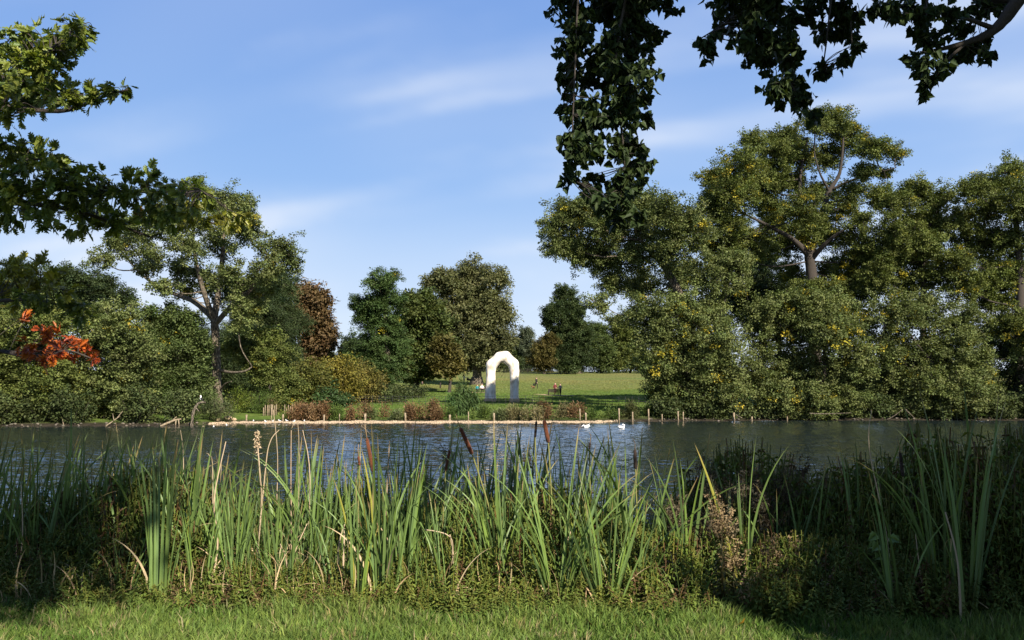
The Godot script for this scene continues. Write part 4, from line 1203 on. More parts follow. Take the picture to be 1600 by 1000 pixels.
	for r in rk:
		var x := at(r[0], 610, 73).x
		var d: float = shore(x) + r[1]
		var o := part("boulder", pebble_mesh(), M.footing_stone, self, Transform3D(Basis(Vector3.UP, rr(0, 6)).scaled(Vector3(1.2, 0.8, 1.0) * r[2] * 1.6), Vector3(x, ground(x, -d) + r[2] * 0.4, -d)))
		tag(o, r[3], "boulder")
	var lg := [[1150, 1160, 648, 653, "grey log lying at the water under the skirted poplar"], [1385, 1410, 656, 640, "bare branch slanting from the water under the dome-shaped poplar"], [1415, 1432, 640, 656, "second bare branch leaning the other way under the dome-shaped poplar"], [1265, 1330, 646, 645, "long pale fallen bough under the low drooping poplar"]]
	for l in lg:
		var a := at(l[0], l[2], 76.5)
		var b := at(l[1], l[3], 76.2)
		var o := thing("fallen_branch", l[4], "branch", Vector3(a.x, 0, a.z))
		part("limb", tube_mesh(smooth_line([a - o.position, a.lerp(b, 0.4) + Vector3(0, -0.05, 0.1) - o.position, b - o.position], 4), 0.06, 0.02, 6, Color.WHITE, 0.15), M.bark, o)

# ---------------------------------------------------------------- near trees
# Twigs and leaves round a list of blobs [px, py, rx, ry] at a depth; returns [transform, palette index] of each leaf.
func leaf_blobs(blobs: Array, depth: float, org: Vector3, boughs: Array, st: SurfaceTool, size: float, per: float, hang: float) -> Array:
	var out := []
	var s := depth / F
	for B in blobs:
		var c := at(B[0], B[1], depth + rr(-0.45, 0.45)) - org
		var pal: int = B[4] if B.size() > 4 else 0
		var total := maxi(4, int(B[2] * B[3] * per))
		var twigs := clampi(total / 5, 2, 12)
		for k in twigs:
			var e := sphere_dir()
			var tip := c + Vector3(e.x * B[2] * s, e.y * B[3] * s, e.z * (B[2] + B[3]) * 0.4 * s)
			var from: Vector3 = boughs[0][0]
			var best := 1e9
			for line in boughs:
				for q in line:
					var dd: float = q.distance_to(tip) + (1.2 * maxf(0.0, tip.y - q.y) if hang > 0.6 else 0.0)
					if dd < best:
						best = dd
						from = q
			var m := from.lerp(tip, 0.5) + sphere_dir() * 0.025 * minf(1.0, best * 3.0) + Vector3(0, (0.04 - 0.05 * hang) * minf(1.0, best * 2.0), 0)
			var path := smooth_line([from, m, tip], 5)
			tube(st, path, clampf(0.0025 + 0.003 * best, 0.0025, 0.008), 0.0015, 4)
			var dir := (tip - m).normalized()
			for j in maxi(2, total / twigs):
				var t := 1.0 - 0.75 * pow(rng.randf(), 1.3)
				if best * (1.0 - t) > B[2] * s * 1.6: t = 1.0 - rng.randf() * minf(1.0, B[2] * s * 1.6 / best)
				var f := t * (path.size() - 1)
				var p := path[int(f)].lerp(path[mini(int(f) + 1, path.size() - 1)], f - int(f))
				p += sphere_dir() * minf(B[2], B[3]) * s * 0.9 * rng.randf()
				var d := (dir * (1.0 - hang) + sphere_dir() * 0.75 + Vector3(0, -hang, 0)).normalized()
				var nrm := (sphere_dir() * (0.7 + hang * 0.6) + Vector3(0, 1.0 - hang * 0.6, hang * 0.5)).normalized()
				var side := d.cross(nrm).normalized()
				var l := size * rr(0.7, 1.2)
				out.append([Transform3D(Basis(side * l, d * l, side.cross(d) * l), p), pal])
	return out

# The nearest 300 leaves become parts of their own, the rest one mass.
func place_leaves(root: Node3D, leaves: Array, meshes: Array, palettes: Array, names: String) -> void:
	var mats := []
	for p in palettes.size():
		var row := []
		for k in 4:
			var c: Color = (palettes[p][0] as Color).lerp(palettes[p][1], k / 3.0)
			var m := leafy("%s_leaf" % names, c, 0.7 if names == "oak" else 0.45, 0.45, 0.5 if names == "oak" else 0.25)
			row.append(m)
		mats.append(row)
	var order := range(leaves.size())
	var key := func(a: int, b: int) -> bool: return (leaves[a][0] as Transform3D).origin.length_squared() < (leaves[b][0] as Transform3D).origin.length_squared()
	# evenly through the crown, so that every bough keeps leaves of its own
	var step := maxf(1.0, leaves.size() / 300.0)
	var nextf := 0.0
	var xfs := []
	var cols := []
	for m in meshes:
		xfs.append([])
		cols.append(PackedColorArray())
	var n := 0
	for i in leaves.size():
		var L: Array = leaves[i]
		var m := rng.randi() % meshes.size()
		if i >= nextf and n < 300:
			nextf += step
			var o := MeshInstance3D.new()
			o.mesh = meshes[m]
			o.material_override = mats[L[1]][rng.randi() % 4]
			o.name = "leaf" if n == 0 else "leaf_%03d" % n
			root.add_child(o, true)
			o.transform = L[0]
			n += 1
		else:
			xfs[m].append(L[0])
			cols[m].append(hue((palettes[L[1]][0] as Color).lerp(palettes[L[1]][1], rng.randf()), 0.2))
	for m in meshes.size():
		if xfs[m].size(): swarm("foliage", meshes[m], M.near_leaf if names == "oak" else M.shaded_leaf, root, xfs[m], cols[m])

func shade_crown(root: Node3D, lobes: Array, dens: float, col: Color) -> void:
	var org := root.position
	var xfs := []
	var cols := PackedColorArray()
	for L in lobes:
		var c: Vector3 = L[0]
		var r: Vector3 = L[1]
		var n := int(r.x * r.y * r.z * dens)
		for i in n:
			var e := sphere_dir() * pow(rng.randf(), 0.4)
			xfs.append(Transform3D(Basis(Vector3.UP, rr(0, TAU)).scaled(Vector3.ONE * rr(0.8, 1.2)), c + e * r - org))
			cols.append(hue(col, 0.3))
	swarm("crown", sprays["shade"][0], M.foliage, root, xfs, cols)

func near_trees() -> void:
	# ---- the oak whose boughs reach in from the left
	var o := thing("red_oak_tree", "near oak with pointed lobed leaves reaching in from the left, one small bough turned red", "tree", Vector3(-7.2, 0.95, -4.6))
	var org := o.position
	part("trunk", tube_mesh(smooth_line([Vector3(0, -0.2, 0), Vector3(0.05, 1.5, 0), Vector3(0, 4, 0.1), Vector3(0.1, 7, 0)], 6), 0.3, 0.12, 12, Color.WHITE, 0.05), M.bark, o)
	var depth_a := 6.0
	var boughs_px := [
		[[Vector3(0.0, 2.9, 0), at(-120, 215, 6.0) - org, at(0, 170, 6.0) - org, at(60, 173, 6.0) - org, at(108, 172, 6.0) - org, at(160, 152, 6.0) - org, at(200, 140, 6.0) - org], 0.024],
		[[at(0, 170, 6.0) - org, at(30, 120, 5.9) - org, at(70, 85, 5.9) - org, at(118, 45, 5.9) - org], 0.013],
		[[Vector3(0.0, 2.0, 0), at(-140, 345, 6.2) - org, at(10, 318, 6.2) - org, at(112, 328, 6.2) - org, at(180, 350, 6.3) - org, at(240, 372, 6.4) - org], 0.027],
		[[at(60, 322, 6.2) - org, at(150, 300, 6.1) - org, at(230, 300, 6.1) - org, at(315, 298, 6.1) - org], 0.014],
		[[at(-60, 330, 6.2) - org, at(0, 260, 6.1) - org, at(70, 248, 6.1) - org], 0.014],
		[[at(180, 350, 6.3) - org, at(270, 345, 6.5) - org, at(370, 352, 6.6) - org], 0.014],
		[[Vector3(0.0, 1.6, 0), at(-120, 480, 6.6) - org, at(0, 470, 6.6) - org, at(60, 470, 6.6) - org, at(130, 486, 6.7) - org], 0.022],
		[[Vector3(0.0, 1.2, -0.1), at(-120, 545, 8.2) - org, at(0, 549, 8.6) - org, at(60, 556, 8.6) - org, at(105, 548, 8.6) - org, at(150, 563, 8.6) - org], 0.032],
		[[at(0, 549, 8.6) - org, at(50, 561, 8.6) - org, at(85, 570, 8.6) - org], 0.015]]
	var lines := []
	var tw := st_new()
	for b in boughs_px:
		var l := smooth_line(b[0], 6)
		lines.append(l)
		part("bough", tube_mesh(l, b[1], 0.006, 7, Color.WHITE, 0.06), M.dark_bark, o)
	var A := [[25, 62, 26, 20], [60, 58, 28, 18], [108, 42, 18, 14], [122, 62, 18, 16], [90, 82, 22, 18], [40, 96, 32, 24], [10, 120, 24, 30], [70, 115, 28, 22], [35, 148, 32, 18], [90, 145, 28, 13], [130, 141, 26, 13], [165, 145, 20, 12], [190, 140, 10, 10], [8, 175, 14, 12], [-40, 120, 40, 50], [100, 60, 24, 16], [50, 130, 30, 20], [142, 48, 8, 8], [120, 155, 30, 10], [60, 160, 30, 10]]
	var Bb := [[8, 232, 18, 20], [0, 280, 26, 30], [52, 232, 22, 14], [78, 246, 24, 16], [110, 266, 26, 16], [42, 280, 32, 26], [92, 300, 32, 24], [140, 290, 26, 18], [175, 305, 24, 16], [210, 276, 18, 8], [246, 276, 16, 8], [220, 308, 26, 16], [265, 300, 18, 12], [300, 292, 14, 11], [318, 310, 12, 10], [278, 335, 22, 14], [130, 338, 32, 18], [180, 343, 28, 14], [60, 338, 32, 13], [18, 348, 22, 12], [118, 366, 14, 8], [235, 350, 16, 10], [-40, 290, 40, 60]]
	var B2 := [[330, 345, 18, 11, 1], [360, 352, 14, 9, 1], [300, 350, 18, 10, 1], [372, 345, 8, 8, 1], [222, 340, 10, 8, 2]]
	var C := [[10, 415, 20, 11, 1], [40, 410, 18, 11, 1], [70, 415, 16, 10, 1], [20, 443, 22, 13, 1], [60, 438, 25, 13, 1], [95, 445, 20, 12, 1], [40, 468, 26, 11, 0], [108, 468, 18, 10, 0], [5, 480, 12, 10, 1], [128, 482, 22, 12, 0], [-40, 450, 40, 30, 1], [90, 480, 30, 10, 0]]
	var D := [[65, 522, 9, 7, 3], [38, 540, 13, 10, 3], [85, 520, 12, 11, 3], [95, 540, 20, 13, 3], [120, 548, 20, 12, 3], [70, 546, 18, 11, 3], [100, 560, 22, 10, 3], [140, 564, 9, 6, 3], [40, 500, 10, 8, 3], [110, 535, 14, 10, 3], [80, 560, 14, 8, 3]]
	var leaves := leaf_blobs(A, 6.0, org, lines.slice(0, 2), tw, 0.08, 0.16, 0.15)
	leaves.append_array(leaf_blobs(Bb, 6.15, org, lines.slice(2, 6), tw, 0.08, 0.17, 0.2))
	leaves.append_array(leaf_blobs(B2, 6.5, org, lines.slice(2, 6), tw, 0.08, 0.13, 0.2))
	leaves.append_array(leaf_blobs(C, 6.6, org, lines.slice(6, 7), tw, 0.085, 0.12, 0.2))
	leaves.append_array(leaf_blobs(D, 8.6, org, lines.slice(7, 9), tw, 0.1, 0.12, 0.15))
	part("twigs", done(tw), M.dark_bark, o).set_meta("kind", "stuff")
	var oak_m := [oak_leaf(0.3, 0.5), oak_leaf(0.6, -0.6), oak_leaf(-0.25, 0.2), oak_leaf(0.9, 0.8)]
	place_leaves(o, leaves, oak_m, [[Color(0.08, 0.125, 0.02), Color(0.21, 0.24, 0.036)], [Color(0.17, 0.19, 0.024), Color(0.27, 0.25, 0.03)], [Color(0.3, 0.13, 0.02), Color(0.22, 0.16, 0.02)], [Color(0.28, 0.045, 0.012), Color(0.5, 0.14, 0.02)]], "oak")
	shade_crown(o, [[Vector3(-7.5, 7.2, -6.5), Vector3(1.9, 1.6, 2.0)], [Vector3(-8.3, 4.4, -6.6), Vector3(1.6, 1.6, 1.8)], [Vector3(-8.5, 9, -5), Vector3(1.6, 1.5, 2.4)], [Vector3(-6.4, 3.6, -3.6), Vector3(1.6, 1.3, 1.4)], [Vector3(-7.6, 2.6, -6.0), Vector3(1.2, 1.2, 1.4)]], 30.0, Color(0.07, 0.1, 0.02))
	# ---- the poplar overhead: its trunk stands behind on the right, its shaded sprays hang into view
	var p := thing("poplar_tree", "near poplar whose shaded dark leaf curtains and one bare limb hang in from above", "tree", Vector3(9.2, 0.95, 4.5))
	org = p.position
	part("trunk", tube_mesh(smooth_line([Vector3(0, -0.2, 0), Vector3(0.05, 3, 0), Vector3(-0.1, 6, -0.1), Vector3(0, 11, -0.5), Vector3(0.2, 16, -2)], 6), 0.55, 0.15, 14, Color.WHITE, 0.05), M.bark, p)
	var limbs := [
		[[Vector3(-0.1, 5.5, -0.1), Vector3(-3.5, 7.4, -3.5), Vector3(-6.5, 6.4, -7.6), at(965, -160, 5.6) - org], 0.13, 0.022],
		[[at(965, -160, 5.6) - org, at(985, -60, 5.5) - org, at(962, 100, 5.5) - org, at(975, 240, 5.5) - org, at(978, 345, 5.5) - org], 0.014, 0.003],
		[[at(965, -160, 5.6) - org, at(910, -40, 5.4) - org, at(898, 120, 5.4) - org, at(892, 280, 5.4) - org], 0.01, 0.003],
		[[Vector3(-5.0, 7.2, -5.4), at(1190, -170, 5.6) - org, at(1185, -20, 5.6) - org, at(1202, 60, 5.6) - org, at(1235, 130, 5.6) - org, at(1275, 185, 5.6) - org], 0.022, 0.003],
		[[at(1185, -20, 5.6) - org, at(1140, 30, 5.6) - org, at(1085, 66, 5.6) - org], 0.012, 0.003],
		[[Vector3(-3.5, 6.4, -6.4), at(1320, -160, 5.6) - org, at(1300, -10, 5.6) - org, at(1292, 60, 5.6) - org, at(1285, 112, 5.6) - org], 0.014, 0.003],
		[[at(1320, -160, 5.6) - org, at(1328, 0, 5.7) - org, at(1332, 90, 5.7) - org], 0.009, 0.003],
		[[Vector3(0, 5.2, 0), Vector3(-1.0, 5.7, -5.5), at(1680, -110, 5.5) - org, at(1592, 0, 5.5) - org, at(1555, 45, 5.5) - org, at(1512, 66, 5.5) - org, at(1440, 83, 5.5) - org], 0.1, 0.008],
		[[at(1555, 45, 5.5) - org, at(1480, 20, 5.4) - org, at(1410, 10, 5.4) - org, at(1375, 12, 5.4) - org], 0.018, 0.004],
		[[at(1512, 66, 5.5) - org, at(1470, 105, 5.5) - org, at(1450, 155, 5.5) - org], 0.012, 0.003],
		[[at(1450, -40, 5.6) - org, at(1448, 20, 5.5) - org, at(1455, 76, 5.5) - org], 0.01, 0.004]]
	lines = []
	for b in limbs:
		var l := smooth_line(b[0], 6)
		lines.append(l)
		part("limb", tube_mesh(l, b[1], b[2], 8, Color.WHITE, 0.06, 0.7), M.dark_bark, p)
	var P1 := [[880, 12, 22, 22], [920, 15, 28, 22], [965, 20, 28, 24], [1010, 15, 26, 22], [1050, 12, 12, 12], [890, 65, 20, 25], [935, 65, 28, 27], [985, 65, 28, 27], [1022, 58, 15, 18], [890, 115, 16, 25], [930, 120, 26, 27], [975, 115, 26, 27], [1012, 112, 15, 18], [886, 165, 12, 18], [920, 175, 22, 25], [965, 170, 26, 25], [1006, 170, 16, 22], [882, 218, 11, 14], [905, 235, 19, 20], [945, 230, 19, 22], [985, 235, 20, 24], [1008, 255, 11, 14], [895, 278, 13, 10], [930, 280, 11, 10], [965, 285, 17, 17], [993, 285, 13, 15], [950, 315, 16, 12], [983, 322, 16, 16], [966, 340, 16, 10], [992, 338, 10, 12], [940, 300, 16, 14], [972, 300, 20, 18], [940, -40, 60, 30], [1020, -40, 40, 30]]
	var P2 := [[1086, 66, 4, 4], [1105, 86, 11, 9], [1110, 62, 9, 11], [1130, 42, 13, 13], [1125, 15, 18, 13], [1165, 20, 25, 22], [1200, 20, 25, 22], [1175, 55, 22, 22], [1210, 60, 22, 22], [1180, 92, 18, 13], [1215, 100, 25, 19], [1235, 32, 17, 22], [1208, 132, 18, 16], [1240, 130, 18, 17], [1215, 157, 11, 9], [1250, 158, 17, 13], [1270, 180, 11, 9], [1240, 80, 12, 16], [1170, -35, 60, 30]]
	var P3 := [[1280, 20, 22, 17], [1320, 20, 22, 17], [1290, 55, 18, 15], [1325, 55, 18, 15], [1330, 88, 12, 11], [1285, 106, 12, 13], [1345, 70, 7, 11], [1300, -30, 50, 25]]
	var P5 := [[1375, 12, 18, 12], [1410, 12, 18, 14], [1395, 32, 10, 6], [1440, 20, 16, 16], [1430, 55, 13, 11], [1455, 60, 18, 15], [1425, 90, 9, 9], [1455, 95, 20, 13], [1490, 90, 20, 11], [1520, 84, 17, 10], [1545, 85, 8, 9], [1450, 125, 11, 11], [1470, 113, 11, 9], [1450, 150, 7, 9], [1530, 65, 13, 8], [1480, 25, 22, 17], [1530, 12, 18, 12], [1570, 8, 16, 8], [1490, 50, 16, 11], [1440, -30, 60, 25]]
	tw = st_new()
	leaves = leaf_blobs(P1, 5.5, org, lines.slice(1, 3), tw, 0.056, 0.26, 0.75)
	leaves.append_array(leaf_blobs(P2, 5.6, org, lines.slice(3, 5), tw, 0.056, 0.26, 0.75))
	leaves.append_array(leaf_blobs(P3, 5.6, org, lines.slice(5, 7), tw, 0.056, 0.26, 0.75))
	leaves.append_array(leaf_blobs(P5, 5.5, org, lines.slice(7, 11), tw, 0.056, 0.26, 0.75))
	part("twigs", done(tw), M.dark_bark, p).set_meta("kind", "stuff")
	var pop_m := [poplar_leaf(0.15, 0.15), poplar_leaf(0.45, 0.3), poplar_leaf(-0.1, 0.25), poplar_leaf(0.3, -0.2)]
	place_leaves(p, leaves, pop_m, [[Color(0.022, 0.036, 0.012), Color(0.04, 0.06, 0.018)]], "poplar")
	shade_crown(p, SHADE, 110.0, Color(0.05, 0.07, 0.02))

# Crown masses of the near poplar, all above the frame: [centre, radii].
var SHADE := [
	[Vector3(1.3, 9.0, 1.45), Vector3(0.9, 1.3, 1.0)],
	[Vector3(4.6, 7.6, -3.3), Vector3(5.2, 1.4, 1.1)],
	[Vector3(8.3, 9.0, 0.0), Vector3(1.6, 2.0, 1.7)],
	[Vector3(11.2, 9.0, 3.3), Vector3(3.6, 2.0, 2.0)],
	[Vector3(9.5, 15.0, -1.5), Vector3(5.0, 2.8, 3.2)],
	[Vector3(7.3, 4.6, -0.5), Vector3(2.2, 2.2, 2.2)],
	[Vector3(7.4, 5.6, -5.4), Vector3(2.0, 1.2, 1.7)],
	[Vector3(9.2, 4.4, -7.5), Vector3(2.2, 1.9, 2.0)]]

# ---------------------------------------------------------------- reeds
var blades := {}

func make_blades() -> void:
	var gf := Color(0.26, 0.28, 0.08)
	var gm := Color(0.118, 0.182, 0.048)
	var gt := Color(0.08, 0.1, 0.04)
	var ym := Color(0.27, 0.26, 0.045)
	var sf := Color(0.42, 0.31, 0.17)
	var sm := Color(0.48, 0.37, 0.22)
	blades["green"] = []
	blades["arched"] = []
	blades["yellow"] = []
	blades["straw"] = []
	for i in 8:
		var k := rr(0.65, 1.3)
		var tip := gt if i % 3 else Color(0.3, 0.2, 0.09)
		blades["green"].append(blade(rr(0.014, 0.022), rr(0.02, 0.25), -1.0, gf, Color(gm.r * k, gm.g * k, gm.b * k * rr(0.7, 1.4)), tip, rr(-1.2, 1.2), rr(0.3, 2.8)))
		blades["arched"].append(blade(rr(0.015, 0.022), rr(0.7, 1.7), 0.6 if i % 4 == 1 else -1.0, gf, Color(gm.r * k, gm.g * k, gm.b * k), tip, rr(-1.4, 1.4), rr(0.3, 2.8)))
	for i in 4:
		blades["yellow"].append(blade(rr(0.018, 0.026), rr(0.05, 0.4), -1.0, Color(0.4, 0.3, 0.09), ym, Color(0.3, 0.22, 0.07), rr(-1, 1), rr(0.5, 2.6)))
		blades["straw"].append(blade(rr(0.022, 0.032), rr(0.2, 1.5), 0.35 if i % 2 else -1.0, sf, sm, sf, rr(-1.5, 1.5), rr(0.5, 2.6)))

# A cattail clump: blades fanning from one foot. py_top gives the height of the tallest blade.
func cattail(px: float, depth: float, py_top: float, n: int, fan: float, label: String, group: String, o := {}) -> Node3D:
	var base := foot(px, depth)
	var root := thing("cattail_clump", label, "cattail", base + Vector3(0, -0.05, 0), 0.0, group)
	var h := maxf(0.3, at(px, py_top, depth).y - base.y) * 1.22
	fan = fan * 0.55 if fan < 0.4 else fan * 0.75
	var lean: float = o.get("lean", 0.0)
	var arched: float = o.get("arched", 0.25) * 0.7
	var yellow: int = o.get("yellow", 0)
	var straw: int = o.get("straw", 1)
	var plane := rr(-0.5, 0.5)
	n = int(n * 1.6)
	for i in n:
		var kind := "green"
		if i < yellow: kind = "yellow"
		elif i < yellow + straw: kind = "straw"
		elif rng.randf() < arched: kind = "arched"
		var list: Array = blades[kind]
		var sgn := 1.0 if rng.randf() < 0.5 else -1.0
		var yaw := plane + (0.0 if sgn > 0 else PI) + rr(-0.9, 0.9)
		var l := h * (rr(0.62, 1.0) if kind != "straw" else rr(0.3, 0.6))
		var b := Basis(Vector3.BACK, -lean) * Basis(Vector3.UP, yaw) * Basis(Vector3.BACK, -fan * rr(0.1, 1.0)) * Basis(Vector3.UP, rr(-0.5, 0.5))
		var off := Vector3(sgn * rr(0.0, 0.05), 0, rr(-0.06, 0.06))
		var ob := MeshInstance3D.new()
		ob.mesh = list[rng.randi() % list.size()]
		ob.material_override = M.blade if kind != "straw" else M.dry
		ob.name = "leaf" if i == 0 else "leaf_%03d" % i
		root.add_child(ob, true)
		ob.transform = Transform3D(b.scaled(Vector3.ONE * l), off)
	return root

# A flowering stalk with its brown seed head, from foot to tip in picture units.
func bulrush(foot_px: float, depth: float, head: Array, label: String, r := 0.016, col_dark := false) -> void:
	var base := foot(foot_px, depth)
	var root := thing("bulrush", label, "bulrush", base, 0.0, "brown bulrush heads above the reeds")
	var a := at(head[2], head[3], depth) - base
	var b := at(head[0], head[1], depth) - base
	var d := (b - a).normalized()
	part("stalk", tube_mesh(smooth_line([Vector3(0, -0.1, 0), (a * 0.5).lerp(Vector3(0, a.y * 0.5, 0), 0.3), a, a + d * 0.02], 5), 0.007, 0.005, 6, Color(0.2, 0.2, 0.07)), M.dry, root)
	var pts := PackedVector3Array([a, a + d * 0.006, a.lerp(b, 0.06), a.lerp(b, 0.3), a.lerp(b, 0.6), a.lerp(b, 0.92), b - d * 0.006, b])
	var st := st_new()
	var rs := [0.35, 0.7, 0.95, 1.05, 1.0, 0.92, 0.6, 0.25]
	for i in pts.size() - 1: tube(st, PackedVector3Array([pts[i], pts[i + 1]]), r * rs[i], r * rs[i + 1], 10)
	var head_mesh := done(st, true)
	var hm := part("seed_head", head_mesh, M.seed_dark if col_dark else M.seed_brown, root)
	var tip := part("spike_tip", tube_mesh(PackedVector3Array([b - d * 0.01, b + d * 0.05 + Vector3(0.003, 0, 0), b + d * rr(0.08, 0.14) + Vector3(rr(-0.02, 0.02), 0, 0)]), 0.0045, 0.0015, 5, Color(0.3, 0.2, 0.1)), M.dry, hm)

func dead_stem(pts_px: Array, depth: float, label: String, r := 0.008, fluffy := false) -> void:
	var base := foot(pts_px[0][0], depth)
	var pts := [Vector3(0, -0.1, 0)]
	for i in range(1, pts_px.size()): pts.append(at(pts_px[i][0], pts_px[i][1], depth) - base)
	var o := thing("dead_reed", label, "dead stem", base, 0.0, "bleached dead reed stems")
	var c := hue(Color(0.44, 0.34, 0.22), 0.15, 0.03)
	for i in range(1, pts.size() - 1): pts[i] += Vector3(rr(-0.05, 0.05), 0, rr(-0.06, 0.06))
	part("stem", tube_mesh(smooth_line(pts, 5), r * 0.7, r * 0.3, 6, c, 0.15), M.dry, o)
	var last: Vector3 = pts[pts.size() - 1]
	for i in 2:
		var p: Vector3 = last * rr(0.25, 0.75)
		var m := part("husk", blades["straw"][rng.randi() % 4], M.dry, o, Transform3D((Basis(Vector3.UP, rr(0, TAU)) * Basis(Vector3.BACK, rr(0.2, 0.7))).scaled(Vector3.ONE * rr(0.12, 0.3)), p))
	if fluffy:
		var st := st_new()
		for i in 130:
			var p: Vector3 = last + Vector3(rr(-0.022, 0.022), rr(-0.1, 0.08), rr(-0.022, 0.022))
			var d := sphere_dir() * rr(0.015, 0.03)
			var s := d.cross(sphere_dir()).normalized() * 0.006
			var cc := hue(Color(0.5, 0.38, 0.25), 0.25)
			tri(st, p - s, p + s, p + d, cc, cc, cc)
		part("seed_fluff", done(st), M.dry, o).set_meta("kind", "stuff")

# ---------------------------------------------------------------- herbs
# A leafy stalk one unit tall: narrow leaves in pairs, colours in white.
func shoot_mesh(pairs: int, leaf: float, width: float, from_t: float, droop: float) -> ArrayMesh:
	var st := st_new()
	tube(st, PackedVector3Array([Vector3.ZERO, Vector3(0.015, 0.5, 0.01), Vector3(0, 1, 0)]), 0.009, 0.004, 3, Color(0.75, 0.6, 0.5))
	for i in pairs:
		var t := lerpf(from_t, 1.0, float(i) / pairs) + rr(-0.02, 0.02)
		var a := i * 1.57 + rr(-0.4, 0.4)
		for s in 2:
			var d := Vector3(cos(a + s * PI), rr(-0.5, 0.4) - droop, sin(a + s * PI)).normalized()
			var l := leaf * (1.15 - 0.75 * t) * rr(0.7, 1.2)
			var side := d.cross(Vector3.UP).normalized()
			var nrm := side.cross(d)
			var p := Vector3(0, t, 0)
			var c := hue(Color.WHITE, 0.3, 0.12)
			var m := p + d * l * 0.4
			var e := p + d * l - Vector3(0, l * 0.3, 0)
			tri(st, p, m + side * width * l + nrm * 0.01, e, c, c, c)
			tri(st, p, e, m - side * width * l + nrm * 0.01, c, c, c)
	return done(st)

func fluff_mesh(n: int, h: float, w: float) -> ArrayMesh:
	var st := st_new()
	for k in 7:
		var a := rr(0, TAU)
		var tip := Vector3(cos(a) * w * rr(0.4, 1.0), h * rr(0.45, 1.0), sin(a) * w * rr(0.4, 1.0))
		if k == 0: tip = Vector3(0, h, 0)
		var c0 := Color(0.5, 0.4, 0.35)
		tube(st, PackedVector3Array([Vector3.ZERO, tip * 0.6 + Vector3(0, 0.01, 0), tip]), 0.003, 0.0015, 3, c0)
		for i in n / 7:
			var p := tip * rr(0.3, 1.05) + sphere_dir() * 0.022
			var d := (sphere_dir() + Vector3(0, 0.3, 0)).normalized() * rr(0.012, 0.034)
			var s := d.cross(sphere_dir()).normalized() * rr(0.004, 0.009)
			var c := hue(Color.WHITE, 0.3, 0.08)
			tri(st, p - s, p + s, p + d, c, c, c)
	return done(st)

var shoots := []
var fluffs := []
var herb_mats := {}

func herb(px: float, depth: float, py_top: float, width: float, stems: int, look: String, fluff: String, label: String, group := "") -> void:
	var base := foot(px, depth)
	var h := maxf(0.25, at(px, py_top, depth).y - base.y)
	var root := thing("willowherb", label, "wild plant", base + Vector3(0, -0.03, 0), rr(0, TAU), group)
	var xs := []
	for i in stems:
		var l := h * (1.0 if i == 0 else rr(0.6, 0.97))
		var b := Basis(Vector3.UP, rr(0, TAU)) * Basis(Vector3.BACK, rr(-0.16, 0.16))
		var p := Vector3(rr(-width, width), 0, rr(-width, width)) * (0.0 if i == 0 else 1.0)
		var fh := 0.26 if fluff != "" else 0.0
		part("stem", shoots[rng.randi() % shoots.size()], herb_mats[look], root, Transform3D(b.scaled(Vector3(0.55 + 0.45 * l, l - fh * 0.6, 0.55 + 0.45 * l)), p))
		if fluff != "": part("seed_plume", fluffs[rng.randi() % fluffs.size()], herb_mats[fluff], root, Transform3D(b, p + b * Vector3(0, l - fh, 0)))

# What stands where along the reed bed, to say beside what a clump grows.
var marks := [[205, "the sprawling clump at the left shade's edge"], [258, "the tight upright fan"], [330, "the longest pale straw"], [372, "the pale green fan"], [402, "the fluffy dead head"], [455, "the tallest thin straws"], [500, "the dark drooping plume"], [530, "the pale broken sheaths"], [568, "the vivid yellow blade"], [600, "the rusty-footed clump"], [640, "the tall dense clump"], [690, "the dark plume plant"], [722, "the bent pale straw"], [760, "the slanting bulrush stalk"], [822, "the broad-plumed willowherb"], [868, "the loose-tipped broad fan"], [945, "the widest fan"], [992, "the arching dark clump"], [1052, "the small lit fan"], [1128, "the lone tall willowherb"], [1195, "the smaller lit willowherb"], [1250, "the half-shaded willowherb"], [1365, "the lobed seedling"], [1410, "the black bulrush head"], [1470, "the tallest shaded clump"], [1535, "the arching lit blades"], [1590, "the right edge"]]
var said := {}

func beside(px: float, what: String) -> String:
	var best := 0
	for i in marks.size():
		if absf(marks[i][0] - px) < absf(marks[best][0] - px): best = i
	var s := "%s %s %s" % [what, "left of" if px < marks[best][0] else "right of", marks[best][1]]
	if said.has(s): 
		var a: String = marks[maxi(best - 1, 0)][1]
		var b: String = marks[mini(best + 1, marks.size() - 1)][1]
		for way in ["%s between %s and %s", "another %s between %s and %s", "a further %s between %s and %s"]:
			s = way % [what, a.trim_prefix("the "), b.trim_prefix("the ")]
			if not said.has(s): break
	said[s] = true
	return s

